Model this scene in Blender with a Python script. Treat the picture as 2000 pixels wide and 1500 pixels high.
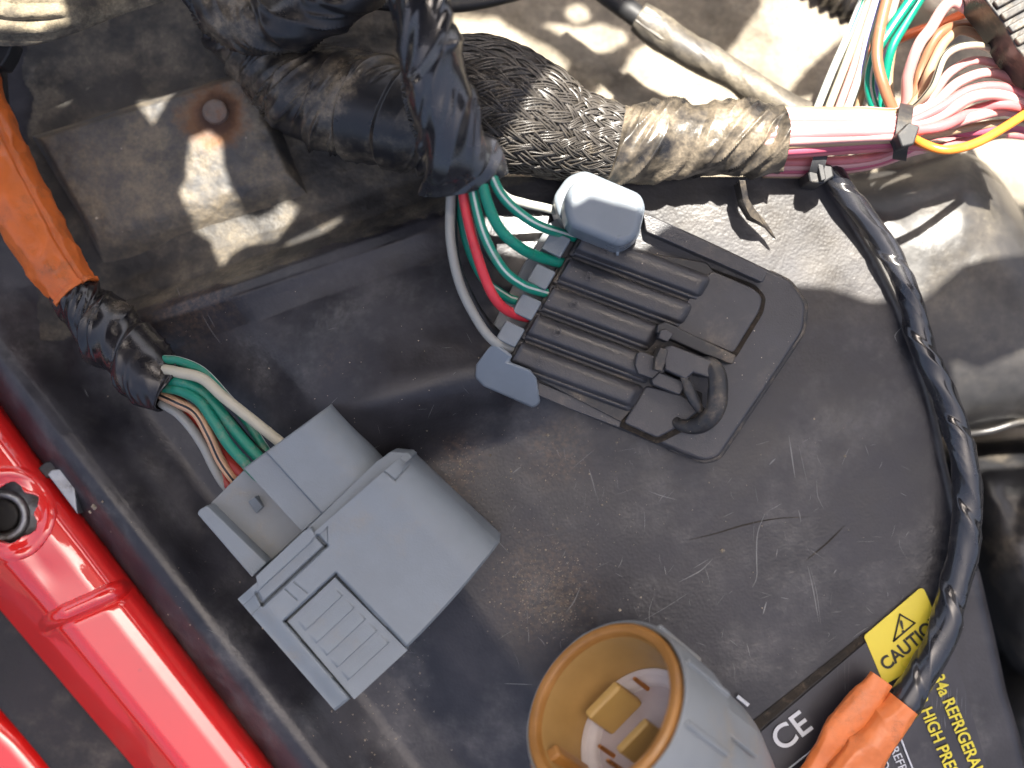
import bpy, bmesh, math, random
import numpy as np
from mathutils import Vector, Matrix
random.seed(7); rng = np.random.default_rng(7)
R = math.radians
for o in list(bpy.data.objects): bpy.data.objects.remove(o)
scene = bpy.context.scene
COL = scene.collection

# ------------------------------------------------------------------ camera, sky, sun, exposure
D = 0.24                       # camera height above the black cover (m); 1 px of the 2000 px photo = 0.1 mm on the cover
S = 1e-4
cam_d = bpy.data.cameras.new('Camera'); cam = bpy.data.objects.new('Camera', cam_d); COL.objects.link(cam)
cam.location = (0, 0, D); cam.rotation_euler = (0, 0, 0)
cam_d.sensor_width = 36; cam_d.lens = 18 / (0.1 / D); cam_d.clip_start = 0.005; cam_d.clip_end = 50
cam_d.dof.use_dof = True; cam_d.dof.focus_distance = D - 0.011; cam_d.dof.aperture_fstop = 9.0
scene.camera = cam
SUN_EL, SUN_AZ = R(64), R(12)             # azimuth from +Y towards +X
sdir = Vector((math.sin(SUN_AZ) * math.cos(SUN_EL), math.cos(SUN_AZ) * math.cos(SUN_EL), math.sin(SUN_EL)))
w = bpy.data.worlds.new('World'); scene.world = w; w.use_nodes = True
nt = w.node_tree; bg = nt.nodes['Background']
sky = nt.nodes.new('ShaderNodeTexSky'); sky.sky_type = 'NISHITA'; sky.sun_disc = False
sky.sun_elevation = SUN_EL; sky.sun_rotation = SUN_AZ
sky.air_density = 0.75; sky.dust_density = 8.0; sky.ozone_density = 0.3
nt.links.new(sky.outputs[0], bg.inputs[0]); bg.inputs[1].default_value = 0.10
sl = bpy.data.lights.new('Sun', 'SUN'); sl.energy = 5.0; sl.angle = R(0.32); sl.color = (1.0, 0.95, 0.86)
sun = bpy.data.objects.new('Sun', sl); COL.objects.link(sun)
sun.rotation_euler = sdir.to_track_quat('Z', 'Y').to_euler(); sun.location = (0.1, 0.4, 0.6)
vs = scene.view_settings
vs.view_transform = 'Standard'; vs.look = 'None'; vs.gamma = 1; vs.exposure = 1.95
vs.use_curve_mapping = False

# ------------------------------------------------------------------ helpers
def P(px, py, z=0.0):
    k = (D - z) / D
    return Vector(((px - 1000) * S * k, (750 - py) * S * k, z))
def Pn(px, py, z):
    k = (D - z) / D
    return np.stack([(px - 1000) * S * k, (750 - py) * S * k, z + 0 * px], -1)

def _h(ix, iy, iz):
    n = (ix * 374761393 + iy * 668265263 + iz * 2147483647 + 1013) & 0xffffffff
    n = ((n ^ (n >> 13)) * 1274126177) & 0xffffffff
    n = (n ^ (n >> 16)) & 0xffff
    return n / 65535.0
def vnoise(x, y, z=0.0):
    x, y, z = np.broadcast_arrays(np.asarray(x, float), np.asarray(y, float), np.asarray(z, float))
    xi, yi, zi = np.floor(x).astype(np.int64), np.floor(y).astype(np.int64), np.floor(z).astype(np.int64)
    f = lambda t: t * t * (3 - 2 * t)
    fx, fy, fz = f(x - xi), f(y - yi), f(z - zi)
    r = 0
    for a in (0, 1):
        for b in (0, 1):
            for c in (0, 1):
                r = r + _h(xi + a, yi + b, zi + c) * (fx if a else 1 - fx) * (fy if b else 1 - fy) * (fz if c else 1 - fz)
    return r
def fbm(x, y, z=0.0, o=3):
    r, a, t = 0, 1, 0
    for i in range(o):
        r = r + a * vnoise(x * 2 ** i + 17 * i, y * 2 ** i + 5 * i, z * 2 ** i); t += a; a *= .5
    return r / t
def sstep(a, b, x):
    t = np.clip((x - a) / (b - a), 0, 1); return t * t * (3 - 2 * t)

def finish(o, label=None, cat=None, group=None, kind=None):
    if label: o['label'] = label
    if cat: o['category'] = cat
    if group: o['group'] = group
    if kind: o['kind'] = kind
    return o
def thing(name, label, cat, base, group=None):
    o = bpy.data.objects.new(name, None); COL.objects.link(o); o.location = base
    o.empty_display_size = 0.01
    return finish(o, label, cat, group)
def mesh_obj(name, verts, faces, mat, parent=None, smooth=True, sharp=40, mats=None, fmat=None, recalc=True):
    verts = np.asarray(verts, float)
    if parent is not None:
        org = parent.matrix_basis.translation.copy()
        q = parent
        while q.parent is not None:
            q = q.parent; org += q.matrix_basis.translation
        org = np.array(org); loc = (0, 0, 0)
    else:
        org = np.array([(verts[:, 0].min() + verts[:, 0].max()) / 2, (verts[:, 1].min() + verts[:, 1].max()) / 2, verts[:, 2].min()]); loc = org
    me = bpy.data.meshes.new(name)
    me.from_pydata((verts - org).tolist(), [], [list(map(int, f)) for f in faces])
    if recalc:
        bm = bmesh.new(); bm.from_mesh(me); bmesh.ops.recalc_face_normals(bm, faces=bm.faces); bm.to_mesh(me); bm.free()
    for m in (mats or [mat]): me.materials.append(m)
    if fmat is not None: me.polygons.foreach_set('material_index', np.asarray(fmat, np.int32))
    me.polygons.foreach_set('use_smooth', np.full(len(me.polygons), smooth))
    if smooth and sharp: me.set_sharp_from_angle(angle=R(sharp))
    o = bpy.data.objects.new(name, me); COL.objects.link(o); o.location = loc
    if parent is not None: o.parent = parent
    return o

def absorg(p):
    v = Vector()
    while p is not None: v = v + p.matrix_basis.translation; p = p.parent
    return v
def catmull(pts, n):
    p = np.asarray(pts, float)
    p = np.vstack([2 * p[0] - p[1], p, 2 * p[-1] - p[-2]])
    seg = len(p) - 3
    out = []
    for t in np.linspace(0, seg, n):
        i = min(int(t), seg - 1); f = t - i
        a, b, c, d = p[i:i + 4]
        out.append(0.5 * (2 * b + (c - a) * f + (2 * a - 5 * b + 4 * c - d) * f * f + (3 * b - a - 3 * c + d) * f ** 3))
    return np.array(out)

def frames(c):
    t = np.gradient(c, axis=0); t /= np.linalg.norm(t, axis=1)[:, None]
    up = np.array([0, 0, 1.0]); n = []
    for k in range(len(c)):
        b = np.cross(t[k], up); b /= (np.linalg.norm(b) + 1e-12)
        n.append(b)
    n = np.array(n); m = np.cross(n, t)      # n: sideways in the picture plane, m: upwards
    return t, n, m

ZOFF = {'main_harness': -.0073}
def tube(name, pts, rad, mat, parent=None, nu=60, nv=16, flat=1.0, disp=None, caps=True, mats=None, stripe=None, sharp=50, world=False, inner=0):
    """pts: (px, py, z); rad in photo px (as seen), one or list; disp(s_metres, theta, u) -> metres"""
    if parent is not None and parent.name in ZOFF and not world: pts = [(p[0], p[1], p[2] + ZOFF[parent.name]) for p in pts]
    if disp is not None: sharp = None
    if world: c0 = np.asarray(pts, float); k = np.ones(len(c0))
    else:
        c0 = np.array([P(*p) for p in pts]); k = np.array([(D - p[2]) / D for p in pts])
    rr = (np.full(len(pts), rad) if np.isscalar(rad) else np.asarray(rad, float)) * S * k
    fl = np.full(len(pts), flat) if np.isscalar(flat) else np.asarray(flat, float)
    full = catmull(np.column_stack([c0, rr, fl]), nu)
    c, r, fl = full[:, :3], full[:, 3], full[:, 4]
    t, n, m = frames(c)
    s = np.concatenate([[0], np.cumsum(np.linalg.norm(np.diff(c, axis=0), axis=1))])
    th = np.linspace(0, 2 * math.pi, nv, endpoint=False)
    Sg, Th = np.meshgrid(s, th, indexing='ij'); U = np.repeat(np.linspace(0, 1, nu)[:, None], nv, 1)
    rad2 = np.repeat(r[:, None], nv, 1)
    if disp is not None: rad2 = rad2 + disp(Sg, Th, U)
    v = c[:, None] + n[:, None] * (rad2 * np.cos(Th))[..., None] + m[:, None] * (rad2 * np.sin(Th) * fl[:, None])[..., None]
    V = v.reshape(-1, 3).tolist(); F = []; FM = []
    for i in range(nu - 1):
        for j in range(nv):
            j2 = (j + 1) % nv
            F.append((i * nv + j, i * nv + j2, (i + 1) * nv + j2, (i + 1) * nv + j))
            FM.append(1 if stripe is not None and (j in stripe(i / nu)) else 0)
    if inner:
        ri = rad2 - inner
        vi = c[:, None] + n[:, None] * (ri * np.cos(Th))[..., None] + m[:, None] * (ri * np.sin(Th) * fl[:, None])[..., None]
        off = len(V); V += vi.reshape(-1, 3).tolist()
        for i in range(nu - 1):
            for j in range(nv):
                j2 = (j + 1) % nv
                F.append((off + i * nv + j, off + (i + 1) * nv + j, off + (i + 1) * nv + j2, off + i * nv + j2)); FM.append(0)
        for i in (0, nu - 1):
            for j in range(nv):
                j2 = (j + 1) % nv
                F.append((i * nv + j, i * nv + j2, off + i * nv + j2, off + i * nv + j)); FM.append(0)
    elif caps:
        F.append(tuple(range(nv))[::-1]); FM.append(0)
        F.append(tuple((nu - 1) * nv + j for j in range(nv))); FM.append(0)
    return mesh_obj(name, V, F, mat, parent, True, sharp, mats, FM)

def rounded(poly, r, n=5):
    out = []; N = len(poly)
    for i in range(N):
        a, b, c = (np.array(poly[i - 1], float), np.array(poly[i], float), np.array(poly[(i + 1) % N], float))
        u, v = a - b, c - b; lu, lv = np.linalg.norm(u), np.linalg.norm(v)
        d = min(r, lu * .45, lv * .45); p, q = b + u / lu * d, b + v / lv * d
        for t in np.linspace(0, 1, n): out.append(tuple((1 - t) ** 2 * p + 2 * t * (1 - t) * b + t * t * q))
    return out

def prism(name, poly, z0, z1, mat, parent=None, bevel=3, seg=3, rnd=0, grow=0.0, sharp=35, mats=None):
    """outline traced at z1 (number or one height per corner), walls down to z0; grow widens the foot (px)"""
    zt = [z1] * len(poly) if np.isscalar(z1) else list(z1)
    if rnd: 
        if np.isscalar(z1): poly = rounded(poly, rnd); zt = [z1] * len(poly)
    top = [P(p[0], p[1], z) for p, z in zip(poly, zt)]
    cx = sum(v.x for v in top) / len(top); cy = sum(v.y for v in top) / len(top)
    bot = []
    for v in top:
        dv = Vector((v.x - cx, v.y - cy)); l = dv.length or 1
        bot.append(Vector((v.x + dv.x / l * grow * S, v.y + dv.y / l * grow * S, z0)))
    n = len(top); V = [tuple(v) for v in top] + [tuple(v) for v in bot]
    F = [tuple(range(n)), tuple(range(2 * n - 1, n - 1, -1))] + [(i, i + n, (i + 1) % n + n, (i + 1) % n) for i in range(n)]
    o = mesh_obj(name, V, F, mat, parent, True, None, mats)
    if bevel:
        b = o.modifiers.new('bevel', 'BEVEL'); b.width = bevel * S; b.segments = seg; b.limit_method = 'ANGLE'; b.angle_limit = R(38)
        b.harden_normals = True; b.use_clamp_overlap = True
    return o

def relief(name, q, nx, ny, hf, zb, mat, parent=None, sharp=40, mats=None, bulge=(0, 0)):
    """height map over a quad of photo px (rear-left, rear-right, front-right, front-left); hf(u,v,px,py)->z ; walls to zb"""
    u, v = np.meshgrid(np.linspace(0, 1, nx), np.linspace(0, 1, ny), indexing='ij')
    q = np.asarray(q, float)
    pp = ((1 - u) * (1 - v))[..., None] * q[0] + (u * (1 - v))[..., None] * q[1] + (u * v)[..., None] * q[2] + ((1 - u) * v)[..., None] * q[3]
    pp = pp + (v ** 2 * np.sin(math.pi * u) ** .8)[..., None] * np.array(bulge)
    return grid_obj(name, pp[..., 0], pp[..., 1], hf(u, v, pp[..., 0], pp[..., 1]), zb, mat, parent, sharp, mats)
def grid_obj(name, px, py, z, zb, mat, parent=None, sharp=40, mats=None, keep=None, bottom=True):
    nx, ny = px.shape
    V = Pn(px, py, z).reshape(-1, 3)
    F = []
    idx = np.arange(nx * ny).reshape(nx, ny)
    A = np.stack([idx[:-1, :-1], idx[1:, :-1], idx[1:, 1:], idx[:-1, 1:]], -1)
    if keep is not None: A = A[keep]
    F = A.reshape(-1, 4).tolist()
    if zb is not None:
        loop = list(idx[:, 0]) + list(idx[-1, 1:]) + list(idx[-2::-1, -1]) + list(idx[0, -2:0:-1])
        b = V[loop].copy(); b[:, 2] = zb; off = len(V); V = np.vstack([V, b]); n = len(loop)
        F += [(loop[i], off + i, off + (i + 1) % n, loop[(i + 1) % n]) for i in range(n)]
        if bottom: F.append(tuple(off + i for i in range(n)))
    return mesh_obj(name, V, F, mat, parent, True, sharp, mats)

def pillow(name, poly, z_edge, z_top, mat, parent=None, rings=24, power=2.5, noise=0, zb=None, sharp=50, center=None):
    poly = np.asarray(rounded(poly, 60, 8), float); c = np.asarray(center, float) if center else poly.mean(0); n = len(poly)
    V = [P(c[0], c[1], z_top)]; F = []
    for k in range(1, rings + 1):
        t = k / rings; z = z_edge + (z_top - z_edge) * (1 - t ** power) ** (1 / power * 1.2)
        for p in poly:
            q = c + (p - c) * t
            zz = z + noise * (fbm(q[0] / 90, q[1] / 90) - .5) * (1 if k < rings else .6)
            V.append(P(q[0], q[1], float(zz)))
    for i in range(n): F.append((0, 1 + i, 1 + (i + 1) % n))
    for k in range(rings - 1):
        for i in range(n):
            a = 1 + k * n; F.append((a + i, a + n + i, a + n + (i + 1) % n, a + (i + 1) % n))
    if zb is not None:
        a = 1 + (rings - 1) * n; off = len(V)
        for i in range(n): v = V[a + i]; V.append(Vector((v.x, v.y, zb)))
        for i in range(n): F.append((a + i, off + i, off + (i + 1) % n, a + (i + 1) % n))
        F.append(tuple(off + i for i in range(n)))
    return mesh_obj(name, [tuple(v) for v in V], F, mat, parent, True, sharp)

def sdline(px, py, a, b):
    """signed distance from the infinite line a->b, positive to the left of travel as seen in the photo (up side for a left-to-right line)"""
    d = np.array(b, float) - np.array(a, float); d /= np.linalg.norm(d)
    return -( -(px - a[0]) * d[1] + (py - a[1]) * d[0])
def dseg(px, py, a, b):
    a = np.array(a, float); b = np.array(b, float); d = b - a
    t = np.clip(((px - a[0]) * d[0] + (py - a[1]) * d[1]) / (d @ d), 0, 1)
    return np.hypot(px - a[0] - t * d[0], py - a[1] - t * d[1])

# ------------------------------------------------------------------ materials (world-position based, metres)
class N:
    def __init__(s, name):
        s.m = bpy.data.materials.new(name); s.m.use_nodes = True; s.t = s.m.node_tree
        s.b = s.t.nodes['Principled BSDF']; g = s.t.nodes.new('ShaderNodeNewGeometry'); s.pos = g.outputs['Position']; s.nrm = g.outputs['Normal']
    def node(s, k, **kw):
        n = s.t.nodes.new(k)
        for a, b in kw.items(): setattr(n, a, b)
        return n
    def link(s, a, b): s.t.links.new(a, b)
    def mapping(s, scale=(1, 1, 1), rot=(0, 0, 0), loc=(0, 0, 0)):
        n = s.node('ShaderNodeMapping'); n.inputs['Scale'].default_value = scale; n.inputs['Rotation'].default_value = rot; n.inputs['Location'].default_value = loc
        s.link(s.pos, n.inputs['Vector']); return n.outputs[0]
    def noise(s, scale, detail=4, rough=.6, vec=None, dist=0):
        n = s.node('ShaderNodeTexNoise'); n.inputs['Scale'].default_value = scale; n.inputs['Detail'].default_value = detail
        n.inputs['Roughness'].default_value = rough; n.inputs['Distortion'].default_value = dist
        s.link(vec if vec is not None else s.pos, n.inputs['Vector']); return n.outputs['Fac']
    def voro(s, scale, vec=None, feature='F1'):
        n = s.node('ShaderNodeTexVoronoi', feature=feature); n.inputs['Scale'].default_value = scale
        s.link(vec if vec is not None else s.pos, n.inputs['Vector']); return n
    def ramp(s, f, a, b, va=0.0, vb=1.0):
        n = s.node('ShaderNodeMapRange', clamp=True); n.interpolation_type = 'SMOOTHSTEP'
        n.inputs[1].default_value = a; n.inputs[2].default_value = b; n.inputs[3].default_value = va; n.inputs[4].default_value = vb
        s.link(f, n.inputs[0]); return n.outputs[0]
    def math(s, op, a, b=None, c=None):
        n = s.node('ShaderNodeMath', operation=op)
        for i, x in enumerate((a, b, c)):
            if x is None: continue
            if isinstance(x, (int, float)): n.inputs[i].default_value = x
            else: s.link(x, n.inputs[i])
        return n.outputs[0]
    def mix(s, f, a, b):
        n = s.node('ShaderNodeMix', data_type='RGBA')
        for i, x in ((0, f), (6, a), (7, b)):
            if isinstance(x, (int, float)): n.inputs[i].default_value = x
            elif isinstance(x, tuple): n.inputs[i].default_value = (*x, 1) if len(x) == 3 else x
            else: s.link(x, n.inputs[i])
        return n.outputs[2]
    def bump(s, h, strength, dist=.001, normal=None):
        n = s.node('ShaderNodeBump'); n.inputs['Strength'].default_value = strength; n.inputs['Distance'].default_value = dist
        s.link(h, n.inputs['Height'])
        if normal is not None: s.link(normal, n.inputs['Normal'])
        return n.outputs[0]

DUST = (0.42, 0.34, 0.24)
def plastic(name, base, rough=.5, var=.25, dust=0.0, dscale=120, dcol=DUST, speck=0.0, sscale=900, grain=0.0, gscale=3000, scratch=0.0, bumpy=0.0, coat=0.0, spec=.5, up=0.0, drough=.9, stain=None, sss=0):
    n = N(name)
    v = n.noise(75, 4, .65)
    dark = tuple(c * (1 - var) for c in base); lite = tuple(min(1, c * (1 + var)) for c in base)
    col = n.mix(n.ramp(v, .3, .7), dark, lite)
    rgh = n.ramp(v, .3, .7, max(.05, rough - .08), min(1, rough + .1))
    nor = None
    if grain:
        g = n.voro(gscale, feature='SMOOTH_F1').outputs['Distance']
        nor = n.bump(g, grain, .0004)
    if bumpy:
        nor = n.bump(n.noise(260, 3), bumpy, .0015, nor)
    if scratch:
        tot = None
        for k, (rot, off) in enumerate(((.35, .1), (1.25, .37), (2.4, .71))):
            vec = n.mapping((1, .045, 1), (0, 0, rot), (off, off * 1.7, 0))
            s1 = n.voro(420 + 90 * k, vec, 'DISTANCE_TO_EDGE').outputs['Distance']
            line = n.ramp(s1, .004, .016, 1, 0)
            msk = n.ramp(n.noise(95, 2, .5, n.mapping((1, 1, 1), (0, 0, 0), (off * 3, off, 0))), .60, .70)
            x = n.math('MULTIPLY', line, msk); tot = x if tot is None else n.math('MAXIMUM', tot, x)
        tot = n.math('MULTIPLY', tot, scratch)
        col = n.mix(tot, col, (.33, .33, .34))
        haze = n.ramp(n.noise(42, 6, .7, n.mapping((1, .6, 1), (0, 0, .6))), .45, .75, 0, .10 * min(1, scratch * 1.4))
        col = n.mix(haze, col, (.36, .36, .38))
    if dust:
        dm = n.ramp(n.noise(dscale, 5, .68), .62 - dust * .45, .95 - dust * .35)
        if up:
            sep = n.node('ShaderNodeSeparateXYZ'); n.link(n.nrm, sep.inputs[0])
            dm = n.math('MULTIPLY', dm, n.ramp(sep.outputs[2], -.1, up))
        fine = n.noise(dscale * 14, 2, .7); dm = n.math('MULTIPLY', dm, n.ramp(fine, .2, .75, .45, 1))
        col = n.mix(dm, col, dcol); rgh = n.math('MAXIMUM', rgh, n.math('MULTIPLY', dm, drough))
        nor = n.bump(n.math('MULTIPLY', dm, fine), .3, .0006, nor)
    if speck:
        vo = n.voro(sscale); sel = n.node('ShaderNodeSeparateColor'); n.link(vo.outputs['Color'], sel.inputs[0])
        keep = n.ramp(sel.outputs[0], 1 - speck * .5, 1 - speck * .5 + .01)
        sz = n.math('MULTIPLY', sel.outputs[1], .28)
        dot = n.math('LESS_THAN', vo.outputs['Distance'], sz)
        area = n.ramp(n.noise(38, 3), .42, .66)
        f = n.math('MULTIPLY', n.math('MULTIPLY', keep, dot), area)
        col = n.mix(f, col, (.50, .43, .33)); rgh = n.math('MAXIMUM', rgh, n.math('MULTIPLY', f, .9))
    if stain is not None: col = stain(n, col)
    if isinstance(col, tuple): n.b.inputs['Base Color'].default_value = (*col, 1)
    else: n.link(col, n.b.inputs['Base Color'])
    n.link(rgh, n.b.inputs['Roughness'])
    if nor is not None: n.link(nor, n.b.inputs['Normal'])
    n.b.inputs['Coat Weight'].default_value = coat; n.b.inputs['Coat Roughness'].default_value = .06
    n.b.inputs['Specular IOR Level'].default_value = spec
    if sss: n.b.inputs['Subsurface Weight'].default_value = sss; n.b.inputs['Subsurface Radius'].default_value = (.004, .002, .001); n.b.inputs['Subsurface Scale'].default_value = 1.0
    return n.m

def near(n, px, py, z, r0, r1, wob=.004):
    """mask around a point of the place, uneven rim"""
    c = P(px, py, z)
    v = n.node('ShaderNodeVectorMath', operation='DISTANCE'); n.link(n.pos, v.inputs[0]); v.inputs[1].default_value = c
    d = n.math('ADD', v.outputs['Value'], n.math('MULTIPLY', n.math('SUBTRACT', n.noise(180, 5, .7), .5), wob))
    return n.ramp(d, r0, r1, 1, 0)

def rust_stain(n, col):
    a = near(n, 420, 226, -.008, .0040, .0088, .010)
    b = near(n, 422, 228, -.008, .0028, .0060, .006)
    col = n.mix(n.math('MULTIPLY', a, .85), col, (.20, .085, .028))
    return n.mix(n.math('MULTIPLY', b, .9), col, (.055, .022, .012))
def cover_stain(n, col):
    f = None
    for px, py, r in ((900, 905, .005), (875, 950, .004), (690, 720, .006), (720, 800, .005), (1090, 880, .006), (1060, 1150, .010), (340, 560, .012)):
        m = near(n, px, py, 0, r * .2, r * 1.6, .009)
        f = m if f is None else n.math('MAXIMUM', f, m)
    f = n.math('MULTIPLY', f, n.ramp(n.noise(900, 4, .75), .38, .72))
    col = n.mix(n.math('MULTIPLY', f, .42), col, (.23, .15, .09))
    f = None
    for px, py, r in ((1520, 420, .011), (1640, 470, .010), (1360, 400, .008), (1600, 540, .008), (1690, 560, .006)):
        m = near(n, px, py, 0, r * .1, r * 1.7, .012)
        f = m if f is None else n.math('MAXIMUM', f, m)
    f = n.math('MULTIPLY', f, n.ramp(n.noise(140, 5, .7), .25, .7, .35, 1))
    return n.mix(n.math('MULTIPLY', f, .40), col, (.10, .085, .065))

M = {}
M['cover'] = plastic('black_cover_plastic', (.025, .0240, .0285), .37, .35, dust=.36, dscale=48, dcol=(.130, .124, .120), grain=.08, gscale=1900, spec=.45, stain=cover_stain)
M['panel'] = plastic('dusty_inner_panel', (.035, .032, .029), .6, .35, dust=.50, dscale=95, dcol=(.20, .165, .115), bumpy=.35)
M['bracket'] = plastic('dusty_bracket', (.065, .064, .064), .62, .3, dust=.60, dscale=85, dcol=(.27, .215, .14), speck=.12, sscale=600, bumpy=.12, stain=rust_stain)
M['shroud'] = plastic('dusty_shroud', (.12, .105, .085), .85, .3, dust=.92, dscale=50, dcol=(.36, .31, .235), bumpy=.5)
M['tank'] = plastic('dusty_tank', (.034, .032, .031), .36, .3, dust=.44, dscale=40, dcol=(.155, .135, .105), bumpy=.04)
M['hose'] = plastic('dark_hose', (.022, .022, .024), .4, .3, dust=.22, dscale=60, dcol=(.25, .21, .16), bumpy=.2)
M['void'] = plastic('dark_bay', (.012, .012, .012), .9, .3)
M['grey'] = plastic('grey_connector_plastic', (.190, .213, .232), .52, .07, dust=.20, dscale=70, dcol=(.24, .215, .18), grain=.10, gscale=4000, spec=.4)
M['grey_old'] = plastic('grey_dirty_plastic', (.20, .215, .225), .5, .08, dust=.36, dscale=90, dcol=(.26, .22, .16), spec=.4)
M['grey_soft'] = plastic('grey_lock_plastic', (.185, .212, .24), .34, .06, dust=.18, dscale=120, dcol=(.34, .29, .22), spec=.5)
M['conn'] = plastic('black_connector_plastic', (.046, .0455, .050), .40, .18, dust=.30, dscale=90, dcol=(.15, .13, .108), speck=.14, sscale=2200, grain=.12, gscale=3500)
M['conn_dirty'] = plastic('black_connector_dirty', (.026, .026, .028), .5, .2, dust=.40, dscale=160, dcol=(.24, .19, .13), speck=.2, sscale=2200)
M['grime'] = plastic('packed_grime', (.020, .015, .010), .9, .4, dust=.3, dscale=400, dcol=(.12, .09, .06), bumpy=.6)
M['tape'] = plastic('black_vinyl_tape', (.017, .017, .020), .25, .2, dust=.16, dscale=130, dcol=(.17, .15, .12), coat=.7)
M['tape_dusty'] = plastic('dusty_vinyl_tape', (.016, .015, .016), .33, .2, dust=.43, dscale=85, dcol=(.33, .265, .18))
M['tape_dirty'] = plastic('dirty_vinyl_tape', (.016, .015, .015), .30, .2, dust=.50, dscale=75, dcol=(.36, .29, .20))
M['tape_pale'] = plastic('dust_caked_tape', (.05, .045, .04), .5, .2, dust=.62, dscale=70, dcol=(.24, .205, .15))
M['tape_mid'] = plastic('grubby_vinyl_tape', (.013, .012, .014), .26, .2, dust=.30, dscale=170, dcol=(.20, .16, .11), coat=.15)
M['braid'] = plastic('braided_sleeve', (.06, .053, .046), .26, .2, dust=.22, dscale=250, dcol=(.20, .165, .12))
M['orange'] = plastic('orange_conduit', (.62, .135, .022), .40, .12, dust=.33, dscale=170, dcol=(.15, .07, .035), bumpy=.15)
M['orange2'] = plastic('orange_vinyl_sleeve', (.62, .17, .045), .42, .12, dust=.26, dscale=200, dcol=(.24, .09, .04), bumpy=.12)
M['metal'] = plastic('zinc_metal', (.30, .31, .32), .42, .2, dust=.42, dscale=220, dcol=(.16, .12, .08), bumpy=.2)
M['metal'].node_tree.nodes['Principled BSDF'].inputs['Metallic'].default_value = .75
M['bolt'] = plastic('rusty_bolt', (.16, .125, .105), .75, .3, dust=.4, dscale=500, dcol=(.20, .09, .04), bumpy=.6)
M['foam'] = plastic('black_foam', (.024, .022, .024), .9, .3, dust=.30, dscale=60, dcol=(.14, .12, .10), grain=.5, gscale=1500)
M['rubber'] = plastic('black_rubber', (.022, .022, .023), .55, .3, dust=.25, dscale=130, dcol=(.22, .18, .13))
M['amber'] = plastic('amber_plastic', (.29, .135, .034), .36, .18)
M['amber_in'] = plastic('ochre_plastic', (.40, .25, .075), .45, .08)
M['seal'] = plastic('white_silicone', (.50, .46, .46), .4, .06)
M['amber_wall'] = plastic('amber_wall_plastic', (.34, .205, .072), .4, .12)
M['socket'] = plastic('socket_floor', (.36, .31, .31), .5, .1)
M['copper'] = plastic('copper_pin', (.55, .24, .07), .3, .1); M['copper'].node_tree.nodes['Principled BSDF'].inputs['Metallic'].default_value = .9
M['yellow'] = plastic('yellow_label', (.70, .565, .045), .4, .04, dust=.08, dscale=300, dcol=(.45, .36, .1))
M['sticker'] = plastic('black_label_film', (.023, .022, .028), .36, .2, dust=.10, dscale=70, dcol=(.18, .16, .14), scratch=.3)
M['ink_black'] = plastic('black_ink', (.02, .02, .015), .5, .1)
M['ink_white'] = plastic('white_ink', (.52, .54, .58), .5, .08)
M['ink_yellow'] = plastic('yellow_ink', (.62, .52, .03), .5, .08)
M['cloth'] = plastic('dusty_loom_tape', (.05, .043, .035), .9, .3, dust=.7, dscale=120, dcol=(.36, .30, .20), bumpy=.4)
M['cream'] = plastic('cream_reservoir', (.50, .46, .37), .5, .1, dust=.3)
def paint():
    n = N('red_paint'); v = n.noise(25, 3)
    col = n.mix(n.ramp(v, .3, .7), (.62, .006, .005), (.72, .010, .007))
    spots = n.ramp(n.voro(160).outputs['Distance'], .05, .09, 1, 0)
    col = n.mix(n.math('MULTIPLY', n.math('MULTIPLY', spots, n.ramp(n.noise(45), .55, .65)), .5), col, (.16, .02, .02))
    n.link(col, n.b.inputs['Base Color']); n.b.inputs['Roughness'].default_value = .35
    n.b.inputs['Coat Weight'].default_value = 1; n.b.inputs['Coat Roughness'].default_value = .035; n.b.inputs['Coat IOR'].default_value = 1.75
    n.link(n.bump(n.noise(500, 2), .02, .0006), n.b.inputs['Coat Normal'])
    return n.m
M['red'] = paint()
def wiremat(name, c, rough=.36, dust=.12):
    return plastic('wire_' + name, c, rough, .07, dust=dust, dscale=330, dcol=(.30, .25, .18), spec=.45)
W = {k: wiremat(k, c) for k, c in dict(green=(.004, .22, .145), white=(.50, .54, .50), red=(.62, .035, .05), grey=(.30, .30, .275), palegrey=(.42, .42, .38), beige=(.46, .42, .32),
     black=(.02, .02, .022), pink=(.52, .15, .155), pale=(.60, .30, .28), magenta=(.42, .085, .13), brown=(.26, .12, .065), tan=(.38, .25, .15), orange=(.75, .22, .03),
     peach=(.55, .33, .20), dark_red=(.30, .03, .02), violet=(.26, .24, .55), cream=(.46, .42, .30), redorange=(.55, .10, .02)).items()}
GD = wiremat('dusty_green', (.008, .19, .125), .4, .32)

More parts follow.
